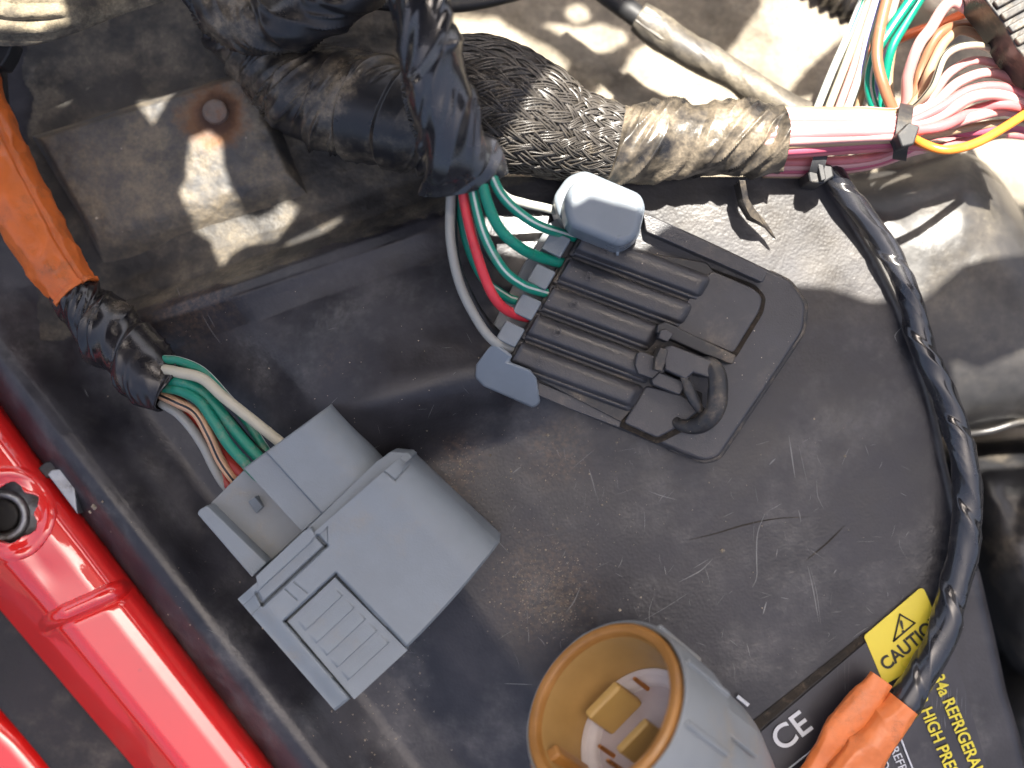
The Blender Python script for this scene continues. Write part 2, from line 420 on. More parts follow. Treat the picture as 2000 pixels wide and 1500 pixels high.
# ------------------------------------------------------------------ the setting: black cover, shroud behind, bay floor
def cover_h(px, py):
    s = -sdline(px, py, (0, 690), (500, 1340)) * -1          # + to the right/up of the ridge
    prof_s = np.array([-400, -110, -75, -40, -15, 5, 30, 80, 150, 230, 330, 430, 3000.])
    prof_h = np.array([-.020, -.016, -.008, 0, .0028, .0030, .0016, -.0028, -.0068, -.0066, -.0030, 0, 0])
    h = np.interp(s, prof_s, prof_h)
    return h
def cover_full(px, py, groove=True):
    k = 0
    for dx, dy in ((0, 0), (14, 0), (-14, 0), (0, 14), (0, -14)): k = k + cover_h(px + dx, py + dy) / 5
    # drop behind the ledge at the upper left
    t = sdline(px, py, (300, 632), (800, 462))
    led = np.interp(t, [-200, -60, -25, 0, 22, 60, 100, 400], [0, 0, .0012, .0022, .0010, -.0075, -.0105, -.0115])
    led = led * sstep(120, 300, px) + (1 - sstep(120, 300, px)) * np.interp(t, [-150, 150, 500], [0, -.008, -.0115])
    mixr = sstep(800, 960, px)
    k = k * (1 - sstep(0, 260, t)) + led * (1 - mixr)
    # shallow bend that catches the sky
    b1 = sdline(px, py, (560, 890), (1060, 770))
    k = k + .0100 * sstep(-80, 70, b1) * (1 - sstep(70, 380, b1)) * sstep(380, 760, px) * (1 - sstep(960, 1130, px))
    # rounded right-hand border and groove above the label
    g = dseg(px, py, (1465, 1425), (1700, 1232))
    k = k + .0006 * (fbm(px / 260, py / 260, 3.3) - .5)
    return k
XR = np.array([[-200, 1450], [330, 1605], [400, 1652], [500, 1712], [600, 1762], [700, 1800], [800, 1828], [900, 1848], [1000, 1872], [1120, 1915], [1250, 1945], [1350, 1966], [1430, 1990], [1700, 2060.]])
nx, ny = 520, 470
u, v = np.meshgrid(np.linspace(0, 1, nx), np.linspace(0, 1, ny), indexing='ij')
y0 = 345 + (1640 - 345) * v
xr = np.interp(y0, XR[:, 0], XR[:, 1])
px = -260 + (xr + 260) * u
ytop = -140 + (345 + 140) * sstep(820, 960, px)
py = ytop + (1640 - ytop) * v
cz = cover_full(px, py)
edge = np.clip((xr - px) / 22, 0, 1); cz = cz - .0022 * (1 - np.sqrt(np.clip(1 - (1 - edge) ** 2, 0, 1)))
cover = grid_obj('plastic_cover', px, py, cz, -.018, M['cover'], None, 50, mats=[M['cover'], M['panel']])
tmask = sdline(px, py, (300, 632), (800, 462)) + 26 * (fbm(px / 40, py / 40, 2.) - .5)
fm = ((tmask > 34) & (px > 60 + 60 * (fbm(px / 50, py / 50, 7.) - .5)))[:-1, :-1].ravel().astype(np.int32)
fm = np.concatenate([fm, np.zeros(len(cover.data.polygons) - len(fm), np.int32)]); cover.data.polygons.foreach_set('material_index', fm)
finish(cover, 'scratched dusty black plastic cover that the connectors rest on', 'cover', kind='structure')
def CZ(x, y): return float(cover_full(np.array(float(x)), np.array(float(y))))

px, py = np.meshgrid(np.linspace(480, 2300, 260), np.linspace(-260, 900, 170), indexing='ij')
sz = -.034 + .010 * (fbm(px / 330, py / 330, 1.1, 2) - .5) + .0045 * (fbm(px / 90, py / 90, 4.2, 3) - .5) + .006 * sstep(1250, 1550, px) - .012 * sstep(1850, 2000, px) * (1 - sstep(200, 420, py))
sz = sz - .03 * sstep(380, 520, py)
shroud = grid_obj('fan_shroud', px, py, sz, -.09, M['shroud'], None, 60)
finish(shroud, 'dust-caked shroud lying deep behind the harness', 'shroud', kind='structure')
V = [P(-1500, -1200, -.1), P(3500, -1200, -.1), P(3500, 2800, -.1), P(-1500, 2800, -.1)]
V = [(-.6, -.6, -.1), (.6, -.6, -.1), (.6, .6, -.1), (-.6, .6, -.1)]
bayfloor = mesh_obj('bay_floor', V, [(0, 1, 2, 3)], M['void'])
finish(bayfloor, 'dark floor of the engine bay below everything', 'floor', kind='structure')

# ------------------------------------------------------------------ added out-of-view panel above the camera: cut-outs shaped to throw the sun patches
HZ = .28
def H(px, py, z):
    p = P(px, py, z); q = p + sdir * ((HZ - z) / sdir.z); return (q.x, q.y)
def z1(ox, oy, k, pts): return [(ox + x / k, oy + y / k) for x, y in pts]
k1 = 2.857
holes = []
pA = z1(0, 0, k1, [(1170, 740), (1240, 790), (1255, 950), (1300, 1080), (1370, 1160), (1450, 1165), (1530, 1120), (1580, 1060), (1670, 1110), (1600, 1220), (1540, 1340), (1480, 1345), (1380, 1350), (1290, 1400), (1240, 1500), (1200, 1420), (1170, 1310), (1080, 1250), (1040, 1180), (1005, 1090), (1050, 1030), (1050, 940), (1070, 800)])
holes.append([H(x, y, -.008) for x, y in pA])
holes.append([H(x, y, -.008) for x, y in z1(0, 0, k1, [(740, 500), (970, 470), (940, 590), (860, 730), (790, 640)])])
holes.append([H(x, y, .001) for x, y in z1(0, 0, k1, [(1550, 1240), (1600, 1180), (1890, 1030), (1910, 1050), (1780, 1180), (1600, 1245)])])
holes.append([H(x, y, -.034) for x, y in z1(650, 0, k1, [(600, 60), (930, 40), (1330, 350), (1240, 460), (1130, 520), (960, 260), (850, 190), (640, 190)])])
holes.append([H(x, y, -.034) for x, y in z1(650, 0, k1, [(1140, 95), (1400, 110), (1500, 90), (1650, 150), (1640, 230), (1550, 290), (1430, 300)])])
cc = (1132, 10); holes.append([H(cc[0] + 25 * math.cos(a), cc[1] + 23 * math.sin(a), -.034) for a in np.linspace(0, 2 * math.pi, 14, endpoint=False)])
main = [(1052, 150, .022), (1016, 224, .020), (1000, 262, .018), (985, 292, .016), (925, 318, .028), (925, 352, .026), (968, 392, .018), (1095, 440, .014), (1118, 412, .022), (1150, 394, .022), (1262, 424, .022),
        (1330, 440, .010), (1480, 500, .006), (1540, 560, 0), (1620, 565, 0), (1700, 592, 0), (1765, 610, -.004), (1815, 582, -.012), (1870, 535, -.012), (2010, 500, -.012), (2260, 480, -.012)]
hm = [H(*p) for p in main]
hm += [H(2260, 190, -.028), H(1650, 200, -.028), H(1525, 205, -.028), H(1560, 160, -.028), H(1640, 90, -.028), H(1720, 60, -.028), H(2000, 40, -.028), H(2200, 20, -.028), H(2200, -300, -.028), H(1560, -300, -.028), H(1476, -20, -.030), H(1482, 28, -.030), H(1422, 95, -.030), H(1370, 70, -.030), H(1300, 35, -.030), H(1250, 60, -.030), H(1225, 110, -.030), H(1180, 150, -.032), H(1140, 210, -.032)]
holes.append(hm)
holes.append([H(x, y, -.014) for x, y in ((1840, 715), (1900, 730), (2010, 690), (2260, 680), (2260, 840), (2000, 850), (1930, 900), (1890, 860))])
holes.append([H(x, y, .010) for x, y in ((-120, -70), (104, -70), (122, 6), (84, 30), (70, 52), (40, 50), (-120, 66))])
cu = bpy.data.curves.new('sun_blocker_panel', 'CURVE'); cu.dimensions = '2D'; cu.fill_mode = 'BOTH'; cu.extrude = .0008
outer = [(-.30, .03), (.34, .03), (.34, .52), (-.30, .52)]
for poly in [outer] + holes:
    sp = cu.splines.new('POLY'); sp.points.add(len(poly) - 1); sp.use_cyclic_u = True
    for p_, q_ in zip(sp.points, poly): p_.co = (q_[0], q_[1], 0, 1)
co = bpy.data.objects.new('tmp', cu); COL.objects.link(co)
me = bpy.data.meshes.new_from_object(co.evaluated_get(bpy.context.evaluated_depsgraph_get())); bpy.data.objects.remove(co)
me.name = 'sun_blocker_panel'; me.materials.clear(); me.materials.append(M['rubber'])
sun_blocker = bpy.data.objects.new('sun_blocker_panel', me); COL.objects.link(sun_blocker); sun_blocker.location = (0, 0, HZ)
finish(sun_blocker, 'added unseen dark panel above the engine bay, cut-outs shaping the sun patches', 'sun_blocker')

# ------------------------------------------------------------------ red painted crossmember (lower left)
def red_sweep(name, A0, A1, B0, B1, prof_s, prof_h, nx, ny, parent, extra=None, keepf=None):
    u, v = np.meshgrid(np.linspace(0, 1, nx), np.linspace(0, 1, ny), indexing='ij')
    Aa = np.array(A0)[None, None] * (1 - u[..., None]) + np.array(A1)[None, None] * u[..., None]
    Bb = np.array(B0)[None, None] * (1 - u[..., None]) + np.array(B1)[None, None] * u[..., None]
    pp = Aa * (1 - v[..., None]) + Bb * v[..., None]; px, py = pp[..., 0], pp[..., 1]
    z = sum(np.interp(v + d, prof_s, prof_h) for d in (-.02, -.01, 0, .01, .02)) / 5
    if extra is not None: z = z + extra(px, py, v)
    keep = None
    if keepf is not None:
        kk = keepf(px, py); keep = ~(kk[:-1, :-1] & kk[1:, :-1] & kk[1:, 1:] & kk[:-1, 1:])
    o = grid_obj(name, px, py, z, None, M['red'], parent, 60, keep=keep)
    s_ = o.modifiers.new('thick', 'SOLIDIFY'); s_.thickness = .0012; s_.offset = 1
    # make the skin thicken downwards
    if o.data.polygons[0].normal.z > 0: s_.offset = -1
    return o
red = thing('red_crossmember', 'glossy red painted steel crossmember with round hole and transverse rib', 'crossmember', P(200, 1200, -.014))
def red_extra(px, py, v):
    d = np.hypot(px - 18, py - 1004)
    ring = (.0003 * np.exp(-((d - 82) / 4) ** 2) - .0005 * sstep(80, 60, d)) * sstep(.06, .16, v)
    g = dseg(px, py, (108, 1212), (226, 1160)); side = sdline(px, py, (108, 1212), (226, 1160))
    rib = .0015 * np.exp(-((side - 6) / 10) ** 2) * sstep(26, 6, g) - .0010 * np.exp(-((side + 12) / 8) ** 2) * sstep(30, 8, g)
    dish = -.0006 * np.exp(-(((px - 60) / 70) ** 2 + ((py - 1120) / 40) ** 2))
    fl = .0022 * sstep(190, 90, d) * sstep(.45, .85, v) * sstep(1.0, .9, v)
    return ring + rib + dish + fl
def red_hole(px, py):
    a = np.arctan2(py - 1004, px - 16); d = np.hypot(px - 16, py - 1004)
    return d < 62 + 9 * (vnoise(a * 2.2 + 9, a * 0, 2.0) - .5) * 2 - 8 * np.exp(-((a - 1.1) / .5) ** 2)
red_sweep('beam', (-150, 606), (640, 1651), (-285, 839), (430, 1680), [0, .03, .10, .18, .30, .62, .70, .85, 1.0],
          [-.0090, -.0050, -.0022, -.0008, 0, .0004, -.0008, -.0060, -.0125], 520, 170, red, red_extra, red_hole)
clip = thing('hole_fastener', 'dull metal fastener ring seen through the round hole of the red beam', 'fastener', P(10, 1005, -.013))
tor = [(4 + 46 * math.cos(a), 1008 + 44 * math.sin(a), -.006) for a in np.linspace(0, 2 * math.pi, 25)]
tube('ring', tor, 9, M['metal'], clip, 90, 12, caps=False)
prism('hub', [(0 + 36 * math.cos(a), 1008 + 33 * math.sin(a)) for a in np.linspace(0, 2 * math.pi, 20, endpoint=False)], -.014, -.0105, M['rubber'], clip, 6)
prism('plate', [(-70, 900), (90, 900), (105, 1090), (-70, 1110)], -.018, -.0125, M['metal'], clip, 4)
tab = prism('metal_tab', [(92, 927), (100, 918), (139, 913), (146, 955), (152, 1006)], -.009, -.0016, M['metal'], None, 3)
finish(tab, 'small galvanised metal tab tucked between red beam and black cover', 'tab')
slotr = prism('dark_grommet', [(72, 915), (88, 902), (110, 900), (132, 911), (120, 930), (90, 935)], -.006, CZ(105, 915) + .0006, M['rubber'], None, 5)
finish(slotr, 'thin black rubber grommet lip behind the metal tab', 'grommet')
foam = prism('foam_strip', [(-60, 1110), (10, 1180), (112, 1300), (272, 1490), (340, 1580), (150, 1590), (70, 1482), (-60, 1330)], -.030, -.0115, M['foam'], None, 28, 4)
finish(foam, 'matt black foam strip lying left of the red beam', 'strip')
red2 = thing('red_fender_lip', 'glossy red painted panel edge beyond the black foam strip', 'panel', P(20, 1460, -.03))
prism('lip', [(-120, 1300), (-10, 1392), (40, 1440), (100, 1512), (170, 1600), (-120, 1600)], -.034, -.014, M['red'], red2, 40, 5)

# ------------------------------------------------------------------ stamped bracket with rusty bolt (upper left)
br = thing('stamped_bracket', 'stamped dusty metal bracket plate with rust ring around its bolt', 'bracket', P(380, 330, -.011))
def br_h(u, v, px, py):
    e = np.minimum(np.minimum(u / .06, (1 - u) / .10), np.minimum(v / .06, (1 - v) / .34))
    h = -.0140 + .0075 * sstep(0, 1, e)
    d = np.hypot(px - 418, py - 222)
    h = h - .0006 * sstep(70, 40, d)
    return h + .0005 * (fbm(px / 70, py / 70, 9.) - .5) + .0005 * (fbm(px / 14, py / 14, 2.) - .5)
bplate = relief('plate', [(45, 262), (515, 120), (640, 420), (215, 560)], 150, 130, br_h, -.016, M['bracket'], br, 60)
b0 = thing('_tmp', '', '', (0, 0, 0)); bpy.data.objects.remove(b0)
bolt = prism('bolt', [(418 + 25 * math.cos(a), 216 + 24 * math.sin(a)) for a in np.linspace(0, 2 * math.pi, 18, endpoint=False)], -.012, -.0050, M['bolt'], bplate, 7)

# ------------------------------------------------------------------ right-hand side: tank and what lies below it
tank = thing('coolant_tank', 'dusty black rounded plastic tank lying right of the cover', 'tank', P(1850, 560, -.04))
pillow('shell', [(1560, 330), (1690, 336), (1800, 312), (1890, 288), (1945, 335), (2010, 430), (2140, 560), (2200, 760), (2120, 835), (1990, 832), (1880, 850), (1740, 860), (1560, 800)], -.032, -.009, M['tank'], tank, 30, 3.0, .0008, -.06, center=(1870, 520))
tube('seam', [(1860, 850, -.024), (1930, 842, -.022), (2010, 822, -.022), (2120, 830, -.024)], 7, M['tank'], tank, 30, 8)
low = pillow('lower_hose_housing', [(1850, 870), (1935, 858), (2040, 850), (2200, 900), (2220, 1300), (2100, 1420), (1990, 1350), (1930, 1200), (1870, 1050)], -.060, -.022, M['hose'], None, 24, 2.6, .006, -.08, center=(2030, 1080))
finish(low, 'dark rubbery hose housing beside and below the lower cover edge', 'hose')
ruff = pillow('rubber_hose', [(1930, 1330), (2010, 1260), (2200, 1300), (2250, 1640), (1960, 1640)], -.055, -.034, M['hose'], None, 16, 2.2, .004, -.07)
finish(ruff, 'dark hose end low in the bottom corner under the cover edge', 'hose')

# ------------------------------------------------------------------ displacement helpers for wrapped tape
def tape_disp(pitch, step, wr, seed=0., freq=1.8, lng=70., fold=0.0, tw=.045, hand=1):
    """overlapping spiral edges (pitch, step), long slanted creases (wr) and broad folds (fold)"""
    def f(s, th, u):
        ph = (hand * th / (2 * math.pi) + s / pitch + .12 * (vnoise(np.cos(th) + seed, np.sin(th), s * 90) - .5)) % 1.0
        saw = np.where(ph < .10, ph / .10, 1 - (ph - .10) / .90) - .5
        phi = hand * th + 2 * math.pi * s / tw
        n = vnoise(np.cos(phi) * freq * 1.7 + seed, np.sin(phi) * freq * 1.7 + seed * 2, s * lng + seed)
        rid = (1 - np.abs(2 * n - 1)) ** 6
        n2 = vnoise(np.cos(th) * .9 + seed * 3, np.sin(th) * .9, s * 110 + seed) - .5
        big = (1 - np.abs(2 * vnoise(np.cos(phi) * freq * .7 + seed * 5, np.sin(phi) * freq * .7, s * lng * 1.2 + 3 * seed) - 1)) ** 2
        msk = sstep(.35, .65, vnoise(np.cos(th) * 1.2 + 9 * seed, np.sin(th) * 1.2, s * 160 + seed))
        return step * saw + wr * rid * msk + wr * .8 * n2 + fold * (big - .4)
    return f

# ------------------------------------------------------------------ main harness
mh = thing('main_harness', 'thick taped and braided wiring harness crossing behind the black connector', 'wiring harness', P(1000, 250, .004))
tube('tape_wrap', [(440, 40, -.003), (520, 120, -.001), (600, 178, .004), (690, 208, .008), (780, 228, .012), (880, 246, .014)], [58, 70, 92, 102, 103, 98], M['tape_dusty'], mh, 300, 120,
     disp=tape_disp(.0075, .0009, .0011, 1.3, 2.0, 80, .0006, tw=.03, hand=-1))
# open-weave braid: strands wound both ways over an inner core
cpts = [(830, 225, .008), (900, 205, .010), (960, 208, .011), (1040, 232, .011), (1110, 262, .0095), (1200, 285, .009)]
crad = [112, 126, 126, 108, 88, 74]
core = tube('braid_core', [(a, b, c + .006) for a, b, c in cpts], [r - 9 for r in crad], M['rubber'], mh, 60, 40)
c0 = np.array([P(*p) for p in cpts]); kk = np.array([(D - p[2]) / D for p in cpts])
NU = 300
full = catmull(np.column_stack([c0, np.array(crad) * S * kk]), NU); c, r = full[:, :3], full[:, 3]
t_, n_, m_ = frames(c); ss = np.concatenate([[0], np.cumsum(np.linalg.norm(np.diff(c, axis=0), axis=1))])
BV, BF = [], []
NB, A_ = 32, 52.0
ang0 = np.cumsum(np.gradient(ss) * A_ * (.0105 / r) ** .5)
for fam in (1, -1):
    for i in range(NB):
        for j, dj in enumerate((-.36, -.18, 0, .18, .36)):
            th = fam * ang0 + 2 * math.pi * (i + dj) / NB + .03 * np.sin(ss * 700 + i * 3 + j)
            mph = NB * ang0 / math.pi
            wv_ = np.cos(math.pi / 2 * (mph + 2 * i) - math.pi / 4) if fam > 0 else -np.cos(math.pi / 2 * (2 * i - mph) - math.pi / 4)
            rr = r + .00034 * wv_ + .00016 * math.sin(7.1 * i + 3 * j) + .0002 * (vnoise(ss * 400 + 31 * i, j * 7.7 + fam, .5) - .5)
            cc_ = c + n_ * (rr * np.cos(th))[:, None] + m_ * (rr * np.sin(th))[:, None]
            rad_dir = n_ * np.cos(th)[:, None] + m_ * np.sin(th)[:, None]
            tt = np.gradient(cc_, axis=0); tt /= np.linalg.norm(tt, axis=1)[:, None]
            sd = np.cross(tt, rad_dir); wv = .00016; hv = .00016
            o0 = len(BV)
            for q in range(NU):
                BV += [cc_[q] + sd[q] * wv, cc_[q] + rad_dir[q] * hv, cc_[q] - sd[q] * wv, cc_[q] - rad_dir[q] * hv]
            for q in range(NU - 1):
                a = o0 + 4 * q
                for e in range(3):
                    if e == 2: continue
                    BF.append((a + e, a + 4 + e, a + 5 + e, a + 1 + e))
                BF.append((a + 2, a + 6, a + 7, a + 3))
br_o = mesh_obj('braided_sleeve', np.array(BV), BF, M['braid'], mh, True, None, recalc=False)
br_o['kind'] = 'stuff'
tube('tape_sleeve', [(1168, 280, .015), (1230, 284, .015), (1320, 276, .015), (1420, 270, .015), (1526, 271, .015)], [73, 75, 72, 69, 66], M['tape_dirty'], mh, 260, 110,
     disp=tape_disp(.0145, .0009, .0012, 4.7, 1.7, 90, .0009, tw=.04, hand=-1), inner=.0006)
# tape edge curls
def flap(name, pts, z, mat, parent, w0):
    return prism(name, pts, z, z + .0005, mat, parent, 1, 2)

def wire(name, pts, col, r, parent, stripe=None, nu=60, shift=0, twist=0):
    nv = 14
    if stripe:
        st = lambda f: {(3 + shift + int(round(twist * f))) % nv}
        return tube(name, pts, r, None, parent, nu, nv, mats=[W[col] if col in W else col, W[stripe]], stripe=st, sharp=None)
    return tube(name, pts, r, W[col] if isinstance(col, str) else col, parent, nu, nv, sharp=None)

# bundled wires between tape and tie (then fanning out); several layers
zt = .015
def B(y0, z0, y1, z1, rest):
    y0 = 272 + (y0 - 272) * .93; z0 -= .0014
    return [(1490, y0, z0), (1580, y0 + (y1 - y0) * .25 + random.uniform(-2, 2), z0 + .0004), (1680, y0 + (y1 - y0) * .7, z1), (1762, y1, z1)] + rest
fan = [
 # upper layer: pale pinks seen in full sun
 ('pale', B(217, .017, 228, .020, [(1812, 200, .021), (1856, 150, .022), (1920, 132, .021), (2020, 168, .018)]), 9, None),
 ('pale', B(229, .019, 235, .022, [(1820, 206, .023), (1875, 168, .023), (1945, 160, .022), (2030, 190, .018)]), 10, None),
 ('pink', B(241, .021, 242, .023, [(1830, 214, .024), (1890, 182, .024), (1955, 178, .022), (2030, 205, .018)]), 10, None),
 ('pale', B(253, .0218, 249, .0232, [(1835, 226, .024), (1900, 198, .024), (1960, 192, .022), (2030, 216, .018)]), 10, None),
 ('pink', B(265, .022, 256, .0236, [(1840, 238, .024), (1905, 214, .023), (1965, 205, .021), (2030, 226, .017)]), 10, None),
 ('pale', B(277, .0218, 263, .0232, [(1838, 250, .023), (1905, 230, .022), (1970, 218, .020), (2030, 236, .016)]), 10, None),
 ('tan', B(288, .021, 270, .022, [(1830, 258, .021), (1900, 243, .020), (1970, 232, .018), (2030, 246, .015)]), 8, None),
 ('magenta', B(298, .020, 277, .020, [(1835, 262, .019), (1905, 250, .018), (1975, 240, .016), (2030, 250, .014)]), 9, None),
 ('pink', B(308, .0185, 286, .018, [(1840, 270, .018), (1910, 258, .016), (1980, 248, .015), (2030, 258, .014)]), 9, None),
 ('tan', B(212, .015, 222, .018, [(1800, 190, .018), (1818, 140, .019), (1850, 104, .019), (1900, 92, .018), (2020, 150, .014)]), 9, None),
 ('brown', B(215, .012, 219, .015, [(1792, 180, .017), (1802, 130, .018), (1840, 88, .018), (1905, 78, .017), (1960, 100, .015), (2020, 150, .012)]), 10, None),
 ('cream', B(224, .012, 224, .016, [(1815, 175, .022), (1850, 128, .025), (1900, 108, .024), (1950, 126, .017), (2030, 186, .008)]), 8, 'black'),
 ('pale', B(222, .010, 216, .014, [(1775, 150, .018), (1790, 90, .020), (1812, 54, .021), (1860, 45, .021), (1925, 64, .017), (2030, 56, .008)]), 10, None),
]
for q_, (col, pts, r_, st) in enumerate(fan):
    pts = pts[:4] + [(x + random.uniform(-4, 4), 215 + (y - 215) * (1.0 if x < 1840 else 1.22) + random.uniform(-5, 5), z + random.uniform(-.0022, .0012)) for x, y, z in pts[4:]]
    r_ += random.uniform(-.8, 1.6)
    wire('wire', pts, col, r_, mh, st, 90, 2)
# lower branch that dips under the ties
for k, (y0, col) in enumerate(((318, 'pink'), (326, 'pale'), (333, 'magenta'), (338, 'pale'), (329, 'cream'), (341, 'tan'))):
    wire('wire', [(1490, y0 - 2, .014 - .0012 * k), (1600, y0 - 3, .014 - .0012 * k), (1700, y0 - 11 - k * 1.5, .012 - .001 * k), (1790, y0 - 38 - 2 * k, .008), (1880, 272 + k * 2, .004), (1960, 262, .0), (2040, 270, -.003)], col, 9, mh, None, 70)
# wires leaving upwards
up_w = [('white', [(1592, 222, .006), (1625, 140, .006), (1660, 60, .006), (1700, -40, .008)], 7.5, 'green'),
        ('cream', [(1614, 222, .006), (1646, 140, .007), (1676, 60, .007), (1712, -40, .009)], 7.5, None),
        ('pale', [(1634, 222, .006), (1664, 140, .007), (1690, 60, .008), (1722, -40, .010)], 7.5, None),
        ('white', [(1652, 222, .007), (1680, 140, .008), (1698, 60, .009), (1730, -40, .010)], 7.5, 'violet'),
        ('tan', [(1672, 222, .006), (1694, 150, .007), (1712, 70, .008), (1745, -40, .009)], 7.5, None),
        ('green', [(1712, 226, .010), (1698, 168, .010), (1708, 110, .011), (1740, 55, .012), (1800, -30, .012)], 10, 'white'),
        ('green', [(1722, 226, .008), (1726, 170, .007), (1740, 100, .009), (1766, 50, .009), (1815, -30, .009)], 9, None),
        ('brown', [(1752, 232, .013), (1730, 180, .014), (1714, 120, .014), (1718, 60, .013), (1742, -40, .012)], 11, None),
        ('tan', [(1748, 228, .008), (1735, 160, .006), (1745, 80, .005), (1762, 20, .004), (1775, -40, .004)], 9, None),
        ('violet', [(1700, 200, .002), (1735, 110, .002), (1755, 40, .002), (1780, -40, .002)], 10, None),
        ('redorange', [(1690, 100, -.004), (1790, 62, -.004), (1860, 38, -.003), (1960, -20, 0)], 10, None),
        ('redorange', [(1950, 60, .004), (1985, 105, .002), (2030, 190, 0)], 11, None),
        ('orange', [(1772, 262, .022), (1806, 282, .026), (1850, 293, .027), (1905, 280, .026), (1960, 250, .024), (2030, 205, .020)], 9, None)]
for col, pts, r_, st in up_w: wire('wire', pts, col, r_, mh, st, 70, 0)

# cable ties
def cable_tie(cx, cy, z, ry, rz, ang, headp, label):
    t = thing('cable_tie', label, 'cable tie', P(cx, cy, z - rz * S), 'cable ties')
    pts = []
    d = Vector((math.cos(R(ang)), math.sin(R(ang)))); 
    for a in np.linspace(0, 2 * math.pi, 41):
        pts.append((cx + d.x * ry * math.cos(a), cy + d.y * ry * math.cos(a), z + rz * S * math.sin(a)))
    cc_ = np.array([P(*p) for p in pts]); perp = np.array([-d.y, -d.x * -1 * -1, 0]); perp = np.array([d.y, d.x, 0.]); perp /= np.linalg.norm(perp)
    V, F = [], []
    ctr = cc_[:-1].mean(0)
    for k in range(40):
        out = cc_[k] - ctr; out /= np.linalg.norm(out)
        for sx, so in ((-1, 0), (1, 0), (1, 1), (-1, 1)): V.append(cc_[k] + perp * sx * .0013 + out * so * .0009)
    for k in range(40):
        a, b = 4 * k, 4 * ((k + 1) % 40)
        for e in range(4): F.append((a + e, b + e, b + (e + 1) % 4, a + (e + 1) % 4))
    mesh_obj('strap', V, F, M['rubber'], t, True, 30)
    prism('head', *headp, M['rubber'], t, 4)
    return t
cable_tie(1764, 258, .0105, 46, 70, 98, ([(1752, 262), (1776, 238), (1798, 246), (1786, 282), (1762, 288)], .015, .0200), 'black cable tie cinching the pink wire bundle where it fans out')
ct = cable_tie(1604, 300, .005, 48, 46, 105, ([(1578, 338), (1598, 318), (1626, 322), (1630, 345), (1606, 360), (1582, 356)], .001, .0088), 'black cable tie joining the twisted branch to the pink bundle')
prism('tail', [(1592, 296), (1604, 296), (1614, 350), (1604, 354)], .0086, .0100, M['rubber'], ct, 2)

# ------------------------------------------------------------------ torn tape strip hanging below the harness
stp = [(1444, 352), (1456, 352), (1462, 388), (1476, 410), (1492, 428), (1506, 448), (1516, 466), (1510, 462), (1496, 444), (1484, 434), (1466, 424), (1452, 396)]
strip = prism('torn_tape_strip', stp, .0030, [.009, .009, .008, .007, .006, .0045, .004, .004, .0045, .006, .007, .008], M['tape_dirty'], None, 1)
finish(strip, 'torn curl of dirty tape hanging below the taped harness', 'tape strip')

# ------------------------------------------------------------------ branch with black tape and the six-way wires to the black connector
bh = thing('connector_branch', 'shiny black taped branch whose green and red wires enter the black connector', 'wiring harness', P(890, 200, .02))
tube('tape_wrap', [(812, -70, .034), (826, 30, .034), (846, 130, .033), (868, 220, .031), (886, 285, .028), (900, 325, .025), (908, 352, .023)], [48, 51, 53, 54, 61, 75, 82], M['tape'], bh, 300, 120,
     flat=[1, 1, 1, .95, .85, .62, .48], disp=tape_disp(.021, .0010, .0012, 2.1, 1.3, 75, .0018, tw=.06), inner=.0006)
bw = [('grey', [(884, 330, .022), (880, 390, .021), (880, 470, .020), (898, 555, .018), (932, 625, .016), (962, 664, .015), (990, 678, .0125), (1030, 690, .0085)], 9.5, None, 0),
      ('black', [(892, 330, .020), (885, 420, .017), (892, 510, .014), (922, 585, .011), (955, 635, .009), (985, 660, .008)], 8, None, 0),
      ('green', [(895, 330, .020), (897, 400, .017), (914, 480, .014), (945, 545, .011), (990, 580, .009), (1010, 588, .009)], 9, 'white', 1),
      ('red', [(900, 330, .024), (907, 395, .023), (924, 470, .022), (948, 545, .020), (972, 590, .018), (1005, 613, .0135), (1060, 626, .0085)], 10, None, 0),
      ('black', [(912, 330, .020), (918, 400, .018), (935, 470, .015), (975, 520, .010), (1015, 555, .007)], 8, None, 0),
      ('green', [(918, 330, .025), (928, 395, .024), (948, 465, .023), (982, 525, .020), (1020, 556, .017), (1062, 571, .0122), (1095, 580, .0085)], 10, 'white', 0),
      ('green', [(936, 330, .026), (952, 395, .025), (976, 447, .023), (1015, 483, .020), (1058, 503, .0145), (1125, 520, .0085)], 11, None, 0),
      ('green', [(955, 330, .026), (978, 378, .025), (1010, 412, .023), (1052, 440, .020), (1100, 457, .0135), (1150, 470, .0085)], 10, 'white', 0),
      ('palegrey', [(950, 335, .020), (985, 382, .015), (1025, 397, .012), (1065, 406, .010), (1110, 418, .008)], 9, None, 0)]
for col, pts, r_, st, sh in bw: wire('wire', pts, col, r_, bh, st, 90, sh, 0)

# ------------------------------------------------------------------ black multi-way connector with grey lock wedge
bc = thing('black_connector', 'dirty black ribbed connector with grey locking wedge and torn latch loop', 'connector', P(1280, 640, .0008))
slab = [(1120, 440), (1255, 412), (1400, 478), (1542, 546), (1574, 592), (1570, 645), (1486, 772), (1404, 893), (1374, 901), (1200, 830), (1042, 764), (1004, 716)]
prism('body', slab, .0008, .0096, M['conn'], bc, 7, 3, 14, 5)
prism('flange', [(1500, 524), (1546, 546), (1580, 592), (1575, 648), (1408, 898), (1376, 907), (1300, 878), (1310, 850), (1470, 700)], .0008, .0036, M['conn_dirty'], bc, 3, 2, 12)
prism('side_rail', [(1256, 418), (1272, 422), (1400, 482), (1500, 530), (1490, 552), (1400, 512), (1262, 452)], .008, .0128, M['conn'], bc, 5, 3, 6)
prism('side_rail', [(1030, 746), (1044, 742), (1130, 778), (1215, 818), (1210, 836), (1120, 802), (1040, 768)], .006, .0105, M['conn'], bc, 4, 3, 4)
